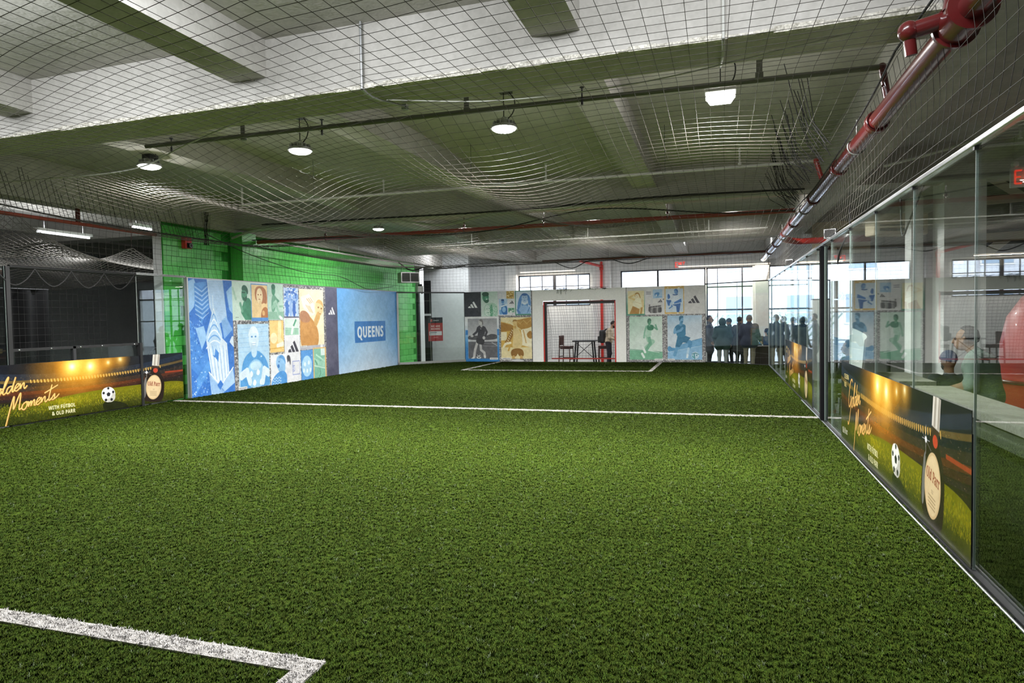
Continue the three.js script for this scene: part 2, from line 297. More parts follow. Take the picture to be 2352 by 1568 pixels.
// blades: tufts of bent blades, denser where one can see them singly
{
  const one = (n, sd) => {
    const P = [], N = []; let s = sd; const q = () => { s = (s * 1664525 + 1013904223) >>> 0; return s / 4294967296; };
    for (let k = 0; k < n; k++) {
      const a = q() * 6.283, r = q() * 0.018, x = Math.cos(a) * r, z = Math.sin(a) * r, b = q() * 6.283, lean = 0.004 + q() * 0.014, h = 0.009 + q() * 0.010, w = 0.0011 + q() * 0.0007;
      const dx = Math.cos(b), dz = Math.sin(b), ox = -dz * w, oz = dx * w, mx = x + dx * lean * 0.35, mz = z + dz * lean * 0.35, tx = x + dx * lean, tz = z + dz * lean;
      const A = [x - ox, 0, z - oz], B = [x + ox, 0, z + oz], C = [mx + ox, h * 0.6, mz + oz], D = [mx - ox, h * 0.6, mz - oz], T = [tx, h, tz];
      for (const t of [[A, B, C], [A, C, D], [D, C, T]]) for (const v of t) { P.push(...v); N.push(dx * 0.5, 0.75, dz * 0.5); }
    }
    const g = new THREE.BufferGeometry(); g.setAttribute('position', new THREE.Float32BufferAttribute(P, 3)); g.setAttribute('normal', new THREE.Float32BufferAttribute(N, 3)); return g;
  };
  const spots = [], white = [[], [], []];
  const inside = (x, z) => x > XL + 0.02 && x < XR - 0.02 && z > ZE + 0.02 && (x - C1[0]) * (C2[1] - C1[1]) - (z - C1[1]) * (C2[0] - C1[0]) < -0.05 && z > -19.94 - (C3[1] - C4[1]) / (C3[0] - C4[0]) * (C4[0] - x) * -1 - 0.0;
  for (let z = 1.0; z > -20.9; z -= 0.5) for (let x = XL; x < XR; x += 0.5) {
    const d = Math.hypot(x + 0.25, z - 0.25), rho = 5200 / (1 + (d / 4.6) ** 2) + 420, n = Math.floor(rho * 0.25);
    for (let k = 0; k < n; k++) {
      const px = x + rnd() * 0.5, pz = z - rnd() * 0.5; if (px < XL + 0.02 || px > XR - 0.02) continue;
      if (pz < -19.4 && (px < C1[0] + (-19.4 - pz) * 1.02 + 0.05)) continue;
      if (pz < -19.94 && px > C4[0] - (-19.94 - pz) * 1.48 - 0.05) continue;
      const L = lineAt(px, pz, -0.006 + (rnd() - 0.5) * 0.008); if (L < 0 && lineAt(px, pz, 0.012) >= 0) continue; const p = [px, pz, Math.min(1.25, 0.9 + d * 0.016) * rr(0.8, 1.2), rr(0, 6.283)];
      if (L >= 0) white[L].push(p); else spots.push(p);
    }
  }
  const put = (list, geo, mat, parent, name, colour, y) => {
    const im = new THREE.InstancedMesh(geo, mat, list.length), o = new THREE.Object3D();
    list.forEach(([x, z, s, a], i) => { o.position.set(x, y, z); o.rotation.set(0, a, 0); o.scale.setScalar(s); o.updateMatrix(); im.setMatrixAt(i, o.matrix); im.setColorAt(i, colour()); });
    im.name = name; im.userData.kind = 'stuff'; im.castShadow = im.receiveShadow = true; parent.add(im);
  };
  M.blade = phys({ color: 0xffffff, roughness: 0.85, specularIntensity: 0.1 });
  M.bladeWhite = std({ color: 0xffffff, roughness: 0.75 });
  const third = [[], [], []]; spots.forEach((p, i) => third[i % 3].push(p));
  third.forEach((l, k) => put(l, one(9, 11 + k), M.blade, turf, 'grass_blades', () => { const v = rr(0.7, 1.4), y = rnd(); return y > 0.98 ? lin(0.15, 0.19, 0.10) : lin(0.058 * v * rr(0.85, 1.2), 0.094 * v, 0.012 * v); }, -0.002));
  white.forEach((l, k) => put(l, one(9, 31), M.bladeWhite, lineMeshes[k], 'white_blades', () => { const v = rr(0.85, 1.05); return lin(0.68 * v, 0.65 * v, 0.62 * v); }, 0.002));
}

// ---------------------------------------------------------------- flat prints (posters, banners)
const poly = (g, pts, c) => { g.fillStyle = c; g.beginPath(); pts.forEach(([x, y], i) => (i ? g.lineTo(x, y) : g.moveTo(x, y))); g.closePath(); g.fill(); };
const blob = (g, pts, c) => { g.fillStyle = c; g.beginPath(); const n = pts.length, m = (i) => [(pts[i % n][0] + pts[(i + 1) % n][0]) / 2, (pts[i % n][1] + pts[(i + 1) % n][1]) / 2]; g.moveTo(...m(n - 1)); for (let i = 0; i < n; i++) g.quadraticCurveTo(...pts[i], ...m(i)); g.closePath(); g.fill(); };
const ell = (g, x, y, a, b, c, r = 0) => { g.fillStyle = c; g.beginPath(); g.ellipse(x, y, a, b, r, 0, 6.2832); g.fill(); };
const limb = (g, pts, w, c) => { g.strokeStyle = c; g.lineWidth = w; g.lineCap = g.lineJoin = 'round'; g.beginPath(); pts.forEach(([x, y], i) => (i ? g.lineTo(x, y) : g.moveTo(x, y))); g.stroke(); };
const rect = (g, x0, y0, x1, y1, c) => { g.fillStyle = c; g.fillRect(x0, y0, x1 - x0, y1 - y0); };
const grad = (g, x0, y0, x1, y1, cs) => { const q = g.createLinearGradient(x0, y0, x1, y1); cs.forEach((c, i) => q.addColorStop(i / (cs.length - 1), c)); return q; };
function bars(g, x, y, w, c) { const h = w * 0.675, f = (pts) => poly(g, pts.map(([u, v]) => [x + u * w, y + v * h]), c); f([[0.45, 0.15], [0.615, 0], [1, 0.97], [0.75, 0.98]]); f([[0.215, 0.5], [0.4, 0.35], [0.65, 0.98], [0.4, 0.985]]); f([[0, 0.82], [0.2, 0.67], [0.325, 0.985], [0, 0.985]]); }
function speckle(g, x0, y0, x1, y1, n, cs, s0, s1, sd) { let s = sd; const q = () => { s = (s * 1664525 + 1013904223) >>> 0; return s / 4294967296; }; for (let i = 0; i < n; i++) { g.fillStyle = cs[Math.floor(q() * cs.length)]; const w = s0 + q() * (s1 - s0); g.fillRect(x0 + q() * (x1 - x0 - w), y0 + q() * (y1 - y0 - w * 0.6), w, w * (0.3 + q() * 0.6)); } }
function crowd(g, x0, y0, x1, y1, sd) { g.save(); g.beginPath(); g.rect(x0, y0, x1 - x0, y1 - y0); g.clip(); rect(g, x0, y0, x1, y1, '#6c6a6c'); const A = (x1 - x0) * (y1 - y0); speckle(g, x0, y0, x1, y1, Math.round(A / 70), ['#2e2d30', '#3c3a3e', '#8f8d8e', '#b9b7b5', '#d6d4d0', '#555356'], 4, 20, sd); g.restore(); }
const clipTo = (g, x0, y0, x1, y1, f) => { g.save(); g.beginPath(); g.rect(x0, y0, x1 - x0, y1 - y0); g.clip(); f(); g.restore(); };
const sub = (g, x0, y0, x1, y1, f) => { g.save(); g.beginPath(); g.rect(x0, y0, x1 - x0, y1 - y0); g.clip(); g.translate(x0, y0); g.scale((x1 - x0) / 100, (y1 - y0) / 100); f(g); g.restore(); };
const note = (g, x, y, w, h) => { rect(g, x, y, x + w, y + h, '#dcdbd8'); for (let i = 0; i < 14; i++) rect(g, x + w * (0.08 + i * 0.06), y + h * 0.35, x + w * (0.12 + i * 0.06), y + h * 0.65, '#55535a'); };

// left end panel, drawn on a 1405 x 1420 field
const texEndLeft = canvasTex(1024, 1024, (g, W, Hh) => {
  g.scale(W / 1405, Hh / 1420); g.translate(-45, -110);
  crowd(g, 45, 110, 1450, 1530, 5);
  rect(g, 45, 110, 402, 610, '#1b1a22'); bars(g, 125, 300, 200, '#e9e8e8');
  rect(g, 398, 110, 750, 610, grad(g, 398, 110, 750, 610, ['#a9cdb9', '#cfe0d6', '#b4cfc0']));
  clipTo(g, 398, 110, 750, 610, () => {
    blob(g, [[455, 480], [480, 380], [540, 350], [640, 330], [740, 380], [770, 620], [480, 620]], '#a3cdb3'); blob(g, [[480, 400], [560, 360], [600, 500], [560, 620], [470, 560]], '#d0e4d6'); blob(g, [[590, 380], [640, 360], [650, 620], [580, 620]], '#4f9a70');
    ell(g, 500, 222, 68, 98, '#2f7c55'); ell(g, 497, 160, 72, 44, '#123f2a'); blob(g, [[450, 260], [500, 300], [560, 250], [575, 310], [520, 350], [470, 320]], '#1a4e35'); ell(g, 522, 262, 22, 9, '#dcebe2'); ell(g, 478, 205, 10, 6, '#123f2a'); ell(g, 535, 203, 10, 6, '#123f2a'); ell(g, 508, 232, 12, 16, '#4f9e74');
    speckle(g, 470, 400, 750, 610, 90, ['#e2efe6', '#6fb08b', '#3f8a60'], 6, 20, 8);
  });
  rect(g, 750, 110, 1112, 600, '#d9d9dc'); g.strokeStyle = '#8d93b8'; g.lineWidth = 3; g.strokeRect(762, 145, 78, 118); rect(g, 935, 112, 1090, 262, '#c89a2e'); speckle(g, 940, 118, 1085, 258, 60, ['#7a5208', '#e6c56d', '#a87818', '#f0dca0'], 8, 34, 3);
  rect(g, 778, 262, 950, 582, '#a9c8e8'); clipTo(g, 778, 262, 950, 582, () => { blob(g, [[800, 430], [840, 370], [910, 370], [960, 470], [950, 590], [860, 590], [830, 540]], '#0f58a8'); ell(g, 858, 318, 30, 42, '#3c7ec0'); ell(g, 855, 290, 32, 20, '#0b3a7c'); limb(g, [[790, 425], [930, 385]], 34, '#cfe0f0'); ell(g, 880, 480, 40, 55, '#7fb2df'); limb(g, [[800, 470], [815, 560]], 40, '#5c98d2'); ell(g, 800, 450, 26, 40, '#c4daee'); });
  bars(g, 995, 305, 90, '#16151f'); rect(g, 968, 450, 1095, 537, '#5fa27c'); speckle(g, 970, 455, 1090, 532, 26, ['#12583a', '#e4efe8', '#2c7d55'], 10, 40, 4); ell(g, 1058, 578, 5, 7, '#222');
  rect(g, 1112, 95, 1435, 600, '#2f7a62'); rect(g, 1130, 125, 1435, 572, '#cadcee');
  clipTo(g, 1130, 120, 1435, 575, () => { blob(g, [[1180, 300], [1230, 190], [1310, 160], [1390, 190], [1430, 290], [1435, 420], [1380, 400], [1370, 260], [1250, 260], [1230, 420], [1170, 560], [1150, 460]], '#3a77bf'); ell(g, 1308, 262, 62, 88, '#9dbfe2'); ell(g, 1308, 190, 60, 26, '#1d55a5'); blob(g, [[1240, 350], [1308, 410], [1380, 350], [1380, 440], [1240, 440]], '#4d86c7'); blob(g, [[1160, 600], [1200, 420], [1310, 400], [1420, 430], [1440, 600]], '#7eabda'); for (let i = 0; i < 10; i++) { limb(g, [[1140 + i * 7, 480 + i * 4], [1170 + i * 6, 570]], 4, '#1d55a5'); limb(g, [[1430 - i * 5, 400 + i * 12], [1390 - i * 4, 470 + i * 10]], 4, '#1d55a5'); } ell(g, 1285, 245, 11, 5, '#123f86'); ell(g, 1335, 245, 11, 5, '#123f86'); ell(g, 1310, 305, 16, 6, '#2a63ad'); limb(g, [[1310, 255], [1306, 280]], 5, '#6f9cd0'); });
  rect(g, 45, 612, 768, 1530, grad(g, 0, 612, 0, 1530, ['#dcdcdc', '#d4dbe2', '#4f98d2', '#1567b2', '#0f5fa8'])); rect(g, 100, 612, 720, 650, '#dcdcdc'); rect(g, 58, 885, 108, 985, '#1f6fbd'); rect(g, 720, 870, 768, 995, '#2a78c2');
  rect(g, 108, 652, 728, 1468, grad(g, 0, 652, 0, 1080, ['#86868a', '#a9a9ac', '#b8b8ba'])); rect(g, 112, 1080, 728, 1130, '#b9b9ba'); rect(g, 112, 1122, 728, 1468, '#4a494c');
  clipTo(g, 108, 652, 728, 1470, () => {
    blob(g, [[100, 1020], [180, 985], [300, 1005], [430, 990], [520, 1000], [600, 960], [740, 985], [740, 1090], [100, 1090]], '#3a393c'); limb(g, [[440, 1160], [728, 1166]], 7, '#8c8c8e'); limb(g, [[430, 1208], [728, 1218]], 7, '#9a9a9c'); limb(g, [[612, 1140], [728, 1206]], 12, '#b0b0b2');
    limb(g, [[305, 1140], [255, 1290], [230, 1440]], 52, '#b6b4b2'); limb(g, [[375, 1170], [380, 1290], [450, 1345], [462, 1420]], 50, '#b3b1af'); blob(g, [[300, 1010], [440, 1010], [462, 1110], [440, 1185], [360, 1180], [270, 1140]], '#1c1b1e'); blob(g, [[310, 830], [350, 790], [440, 800], [490, 830], [460, 1000], [400, 1080], [300, 1060], [330, 930]], '#242327');
    limb(g, [[325, 840], [300, 920], [215, 990]], 44, '#242327'); limb(g, [[465, 840], [512, 930], [470, 1020]], 44, '#242327'); ell(g, 195, 1005, 34, 26, '#b5b3b1'); ell(g, 448, 1045, 30, 34, '#bdbbb9'); limb(g, [[390, 770], [400, 810]], 44, '#a9a7a5'); ell(g, 380, 725, 42, 58, '#b8b6b3'); blob(g, [[345, 700], [380, 655], [430, 680], [440, 780], [415, 790], [412, 715]], '#5c5855'); ell(g, 368, 730, 6, 4, '#333'); poly(g, [[372, 866], [384, 850], [396, 868]], '#ddd');
    ell(g, 332, 1432, 52, 46, '#c4c4c4'); for (const [a, b] of [[332, 1440], [295, 1415], [370, 1420], [330, 1395]]) ell(g, a, b, 15, 11, '#2c2b2e'); limb(g, [[215, 1450], [180, 1475]], 34, '#d6d5d2'); limb(g, [[455, 1415], [462, 1440]], 40, '#d6d5d2');
  });
  note(g, 565, 1448, 172, 40);
  rect(g, 808, 640, 1440, 1470, '#c99a34');
  clipTo(g, 808, 640, 1440, 1470, () => {
    poly(g, [[808, 640], [1440, 640], [1440, 850], [1240, 900], [1000, 770], [808, 720]], '#e4d49c'); poly(g, [[808, 735], [1060, 800], [1060, 900], [808, 930]], '#9a6410'); poly(g, [[1110, 700], [1440, 640], [1440, 830], [1250, 900], [1150, 830]], '#a8741c'); for (let i = 0; i < 8; i++) limb(g, [[930 + i * 70, 760 - (i % 2) * 50], [1010 + i * 70, 690 + (i % 2) * 90]], 6, '#d9b965');
    rect(g, 808, 930, 930, 1100, '#e9dcb0'); poly(g, [[1240, 880], [1440, 850], [1440, 1250], [1240, 1200]], '#ecdfb4'); blob(g, [[1320, 980], [1440, 880], [1450, 1080], [1370, 1060]], '#9a6410'); rect(g, 808, 1240, 1440, 1470, '#e2d096');
    poly(g, [[1050, 840], [1060, 1000], [980, 1160], [880, 1150]], '#8a560c'); for (let i = 0; i < 7; i++) for (let j = 0; j < 4; j++) ell(g, 1035 - i * 18 + j * 6, 890 + i * 40 + j * 8, 7, 7, '#f2e6c0'); for (let i = 0; i < 4; i++) limb(g, [[1190 + i * 40, 900], [1230 + i * 50, 1180]], 16, i % 2 ? '#f2e8c8' : '#b98324');
    limb(g, [[1000, 1150], [900, 1170], [860, 1230]], 46, '#f0e4bd'); limb(g, [[1000, 1190], [960, 1300]], 34, '#c79430'); limb(g, [[1240, 1170], [1440, 1190]], 40, '#f0e4bd');
    blob(g, [[1060, 850], [1110, 820], [1170, 850], [1240, 1000], [1250, 1270], [1030, 1280], [1060, 1050]], '#dcc07a'); blob(g, [[1010, 1270], [1250, 1255], [1285, 1420], [1180, 1430], [1145, 1350], [1120, 1430], [1005, 1430]], '#7c4a06'); limb(g, [[1060, 1430], [1060, 1480]], 60, '#c79a4a'); limb(g, [[1220, 1430], [1220, 1480]], 60, '#c79a4a');
    limb(g, [[1105, 800], [1105, 840]], 52, '#c49440'); ell(g, 1100, 750, 44, 62, '#d8b566'); blob(g, [[1050, 740], [1060, 690], [1110, 680], [1150, 700], [1140, 725], [1080, 715]], '#8a5a10'); ell(g, 1085, 750, 7, 4, '#7c4a06'); ell(g, 1122, 750, 7, 4, '#7c4a06'); limb(g, [[1090, 785], [1115, 783]], 5, '#8a5a10');
  });
  note(g, 815, 1450, 195, 40); blob(g, [[1000, 1520], [1050, 1480], [1200, 1480], [1300, 1515], [1200, 1530]], '#c2c2c4');
}, 2.2);

// right end panel, drawn on a 1595 x 1500 field
const texEndRight = canvasTex(1088, 1024, (g, W, Hh) => {
  g.scale(W / 1595, Hh / 1500); g.translate(-70, -30);
  rect(g, 70, 30, 1665, 600, '#d5d3d1'); crowd(g, 70, 585, 1665, 1530, 15);
  rect(g, 70, 105, 455, 598, grad(g, 0, 105, 0, 598, ['#d5d3d1', '#8fb5a5', '#3f8a70', '#2f7a62'])); rect(g, 100, 105, 440, 566, '#e6d9a2');
  clipTo(g, 100, 105, 440, 566, () => { blob(g, [[190, 400], [240, 270], [300, 240], [400, 280], [430, 330], [360, 470], [250, 440]], '#efe7bf'); poly(g, [[205, 405], [345, 470], [330, 570], [130, 570]], '#a8701a'); poly(g, [[370, 440], [410, 430], [390, 570], [350, 570]], '#b9842c'); ell(g, 300, 200, 44, 60, '#f0e3b6'); blob(g, [[240, 180], [270, 135], [340, 140], [375, 270], [350, 240], [320, 160], [260, 180], [250, 240]], '#a5741f'); limb(g, [[235, 280], [130, 235], [245, 180]], 34, '#d9b968'); limb(g, [[400, 300], [420, 420]], 46, '#e0c884'); ell(g, 285, 200, 8, 4, '#8a5a10'); limb(g, [[290, 235], [315, 232]], 5, '#a5741f'); limb(g, [[245, 320], [380, 370]], 4, '#b9954a'); });
  rect(g, 462, 60, 855, 580, '#d9d8d8'); for (const y of [132, 166]) for (let i = 0; i < 8; i++) rect(g, 484 + i * 13, y, 493 + i * 13, y + 16, '#4a495e'); g.strokeStyle = '#b7badb'; g.lineWidth = 3; g.strokeRect(480, 215, 118, 150);
  rect(g, 620, 88, 812, 262, '#a3c7e6'); ell(g, 700, 190, 44, 40, '#3f86c6'); ell(g, 690, 205, 18, 22, '#cfe1f1'); blob(g, [[650, 160], [740, 140], [760, 180], [720, 220], [660, 210]], '#2f79bf'); ell(g, 690, 205, 17, 20, '#cfe1f1'); limb(g, [[680, 245], [800, 232]], 16, '#5f9ed3'); bars(g, 722, 285, 90, '#17161f'); blob(g, [[820, 285], [845, 272], [850, 290], [830, 302]], '#17161f');
  rect(g, 480, 365, 815, 555, '#cfcdcc'); clipTo(g, 480, 365, 815, 555, () => { for (let i = 0; i < 9; i++) { const x = 550 + i * 28, y = 400 + ((i * 37) % 40); ell(g, x, y, 15, 18, i % 2 ? '#3a393c' : '#5b595b'); blob(g, [[x - 24, y + 130], [x - 22, y + 35], [x, y + 16], [x + 24, y + 35], [x + 22, y + 130]], ['#2a292c', '#555356', '#8d8b8b', '#3c3b3e'][i % 4]); } });
  rect(g, 858, 30, 1248, 575, '#d9ab4c'); speckle(g, 858, 30, 1248, 575, 70, ['#efe3c4', '#c48f2a', '#e6c983'], 12, 46, 44); rect(g, 876, 84, 1232, 545, '#c6d9ea');
  clipTo(g, 876, 84, 1232, 548, () => { blob(g, [[930, 200], [1000, 190], [1050, 200], [1130, 195], [1180, 300], [1060, 330], [980, 330], [915, 280]], '#d6e3f0'); blob(g, [[915, 190], [950, 180], [980, 260], [920, 300]], '#1458ac'); ell(g, 1090, 140, 40, 52, '#5f97d0'); blob(g, [[1045, 130], [1060, 92], [1110, 88], [1130, 130], [1118, 200], [1105, 120], [1062, 118]], '#1f5fb0'); blob(g, [[1010, 190], [1075, 200], [1130, 180], [1120, 215], [1030, 215]], '#0d4390'); poly(g, [[890, 300], [990, 310], [1000, 400], [930, 420]], '#1458ac'); poly(g, [[1050, 350], [1190, 280], [1200, 350], [1050, 380]], '#1c63b8'); poly(g, [[1010, 400], [1180, 370], [1150, 545], [1100, 545], [1090, 430]], '#10509f'); limb(g, [[990, 400], [1010, 430], [950, 470]], 22, '#3c7cc4'); limb(g, [[1000, 350], [980, 390]], 40, '#b4cde6'); ell(g, 1075, 140, 6, 4, '#0d4390'); ell(g, 1103, 140, 6, 4, '#0d4390'); ell(g, 1090, 170, 14, 8, '#1f5fb0'); });
  bars(g, 1335, 228, 222, '#1b1a26');
  rect(g, 128, 620, 806, 1478, grad(g, 128, 620, 700, 1478, ['#a2c9b2', '#cbddd1', '#c8dbcf']));
  clipTo(g, 128, 620, 806, 1480, () => { poly(g, [[128, 1285], [806, 1325], [806, 1480], [128, 1480]], '#5fa37e'); limb(g, [[128, 1270], [806, 1330]], 9, '#2f7a55'); limb(g, [[470, 1290], [740, 1340]], 12, '#cfe3d7');
    limb(g, [[500, 1000], [530, 1100], [610, 1120], [480, 1240]], 84, '#8fc0a3'); limb(g, [[520, 980], [560, 1160], [480, 1280]], 62, '#5d9f7d'); limb(g, [[400, 1230], [450, 1330]], 44, '#e2ece6'); limb(g, [[385, 1360], [425, 1430]], 44, '#e2ece6'); limb(g, [[535, 900], [525, 980]], 104, '#9cc8ae'); blob(g, [[490, 800], [540, 780], [620, 790], [640, 830], [615, 900], [495, 895]], '#1d6b47'); limb(g, [[480, 815], [445, 930], [430, 1040]], 36, '#79b294'); limb(g, [[640, 840], [700, 880], [670, 790]], 32, '#5a9c7a'); limb(g, [[540, 770], [545, 800]], 42, '#4e9470'); ell(g, 540, 722, 40, 58, '#3c845f'); blob(g, [[498, 720], [510, 665], [560, 655], [585, 690], [575, 720], [545, 690], [520, 760]], '#164f36'); ell(g, 528, 722, 6, 4, '#123f2a'); });
  note(g, 645, 1460, 170, 36);
  rect(g, 910, 610, 1598, 1478, grad(g, 910, 610, 1100, 1478, ['#8db9da', '#c3d3e0', '#c9d5df', '#b4cee0']));
  clipTo(g, 910, 610, 1598, 1480, () => { poly(g, [[1180, 1180], [1598, 1060], [1598, 1480], [910, 1480], [910, 1340]], '#5e9dcb'); poly(g, [[910, 1335], [1598, 1205], [1598, 1480], [910, 1480]], '#78aed6'); limb(g, [[1400, 1110], [1598, 1060]], 10, '#2a6f9e'); blob(g, [[910, 1220], [960, 1210], [1000, 1250], [1060, 1240], [1060, 1310], [910, 1330]], '#3c86ba'); limb(g, [[910, 1330], [1598, 1205]], 6, '#c3dcec');
    limb(g, [[1110, 1200], [1080, 1300], [1050, 1390]], 60, '#4f93c2'); limb(g, [[1300, 1120], [1370, 1140], [1350, 1220]], 72, '#3a82b4'); limb(g, [[1330, 1260], [1300, 1390]], 46, '#a9cce4'); limb(g, [[1310, 1390], [1300, 1430]], 40, '#d7e5ef'); poly(g, [[1110, 1020], [1270, 1010], [1370, 1050], [1290, 1150], [1220, 1140], [1150, 1235], [1065, 1225]], '#185f88'); blob(g, [[1040, 860], [1100, 790], [1180, 780], [1280, 790], [1270, 900], [1280, 1020], [1110, 1050], [1080, 930]], '#1a6893'); limb(g, [[1060, 880], [1050, 950], [1180, 900], [1210, 860]], 46, '#5b9bc7'); limb(g, [[1190, 740], [1180, 790]], 60, '#3f86b4'); ell(g, 1190, 690, 44, 66, '#5f9ec8'); blob(g, [[1140, 680], [1150, 625], [1215, 615], [1240, 650], [1200, 660], [1165, 690], [1160, 730]], '#14557c'); blob(g, [[1175, 720], [1235, 715], [1215, 765], [1175, 760]], '#1f6a96'); ell(g, 1212, 682, 7, 4, '#0d3c58');
    ell(g, 1460, 1395, 74, 70, '#bcd6e6'); limb(g, [[1400, 1370], [1460, 1350], [1530, 1375]], 14, '#1c6a78'); limb(g, [[1440, 1360], [1450, 1460]], 22, '#2a7f8c'); blob(g, [[1400, 1380], [1440, 1430], [1430, 1460], [1395, 1420]], '#3f94a4'); ell(g, 1490, 1395, 14, 12, '#1c6a78'); });
  note(g, 915, 1460, 135, 36);
}, 2.2);

// mural pieces (each in percent of its own panel)
const B1 = '#1c5fc0', B2 = '#3f86d8', B3 = '#86b6e8', B4 = '#cfe0f2';
const texTower = canvasTex(520, 1000, (g, W, Hh) => {
  g.scale(W / 100, Hh / 100); rect(g, 0, 0, 100, 100, B1);
  speckle(g, 0, 0, 100, 100, 500, ['#2a6fce', '#1a55b0', '#3579d2', '#164ca2'], 0.6, 3, 2);
  poly(g, [[0, 3], [14, 0], [20, 8], [12, 24], [0, 30]], B3); poly(g, [[14, 4], [40, 2], [45, 24], [28, 38], [14, 26]], B2); for (let i = 0; i < 14; i++) limb(g, [[15, 5 + i * 1.9], [30, 9 + i * 1.9], [44, 4 + i * 1.9]], 0.5, i % 2 ? B4 : '#1a55b0');
  poly(g, [[42, 0], [78, 0], [86, 34], [60, 40], [46, 24]], '#b3cfed'); for (let i = 0; i < 26; i++) limb(g, [[44 + i * 0.4, 2 + i * 1.4], [80 + i * 0.2, 1 + i * 1.4]], 0.35, '#5d97d8'); poly(g, [[86, 10], [100, 4], [100, 30], [92, 26]], B3);
  poly(g, [[72, 36], [84, 32], [98, 44], [78, 52]], '#7eaee2'); for (let i = 0; i < 7; i++) limb(g, [[74 + i * 2.6, 36 - i * 0.3], [80 + i * 2.4, 51 - i]], 0.5, B1);
  poly(g, [[0, 30], [12, 50], [30, 62], [40, 64], [34, 90], [0, 74]], '#2f74cc'); speckle(g, 0, 34, 34, 72, 160, [B3, B1, '#174fa8'], 0.5, 2.2, 12);
  poly(g, [[14, 42], [32, 40], [38, 50], [26, 60]], B3); poly(g, [[14, 84], [40, 70], [46, 76], [10, 98]], B2); poly(g, [[96, 50], [100, 50], [100, 60], [90, 55]], B4);
  // crown and shaft
  blob(g, [[54, 20], [48, 34], [37, 46], [36, 56], [48, 66], [60, 66], [74, 54], [72, 44], [62, 32], [57, 22]], '#a9cbec');
  for (let i = 0; i < 7; i++) { const y = 26 + i * 4.6, w = 3 + i * 2.7; g.strokeStyle = i % 2 ? '#4a8bd6' : '#eaf2fa'; g.lineWidth = 1.1; g.beginPath(); g.moveTo(55 - w, y + 6); g.quadraticCurveTo(55, y - 7, 55 + w, y + 6); g.stroke(); }
  limb(g, [[54, 14], [54, 26]], 0.9, '#eaf2fa');
  poly(g, [[36, 52], [46, 56], [50, 66], [60, 70], [70, 50], [84, 56], [88, 86], [66, 94], [46, 84]], '#cfe0f2'); for (let i = 0; i < 12; i++) limb(g, [[38 + i * 4, 58 + (i % 3) * 2], [48 + i * 3.3, 88 + (i % 2) * 3]], 0.8, i % 2 ? '#4f8fd6' : '#eef4fa'); poly(g, [[56, 60], [64, 64], [62, 72], [54, 66]], '#2f74cc');
  poly(g, [[40, 80], [66, 92], [96, 78], [100, 92], [70, 100], [44, 100]], '#9cc2ea'); for (let i = 0; i < 10; i++) limb(g, [[42 + i * 3, 84 + i * 1.3], [48 + i * 3, 99]], 0.5, B1); limb(g, [[40, 80], [66, 93], [97, 78]], 1.4, '#e8f0f8'); poly(g, [[58, 92], [66, 88], [72, 92], [64, 97]], B1);
  speckle(g, 2, 78, 40, 99, 40, [B4, B3], 0.6, 2, 19);
}, 2.2);
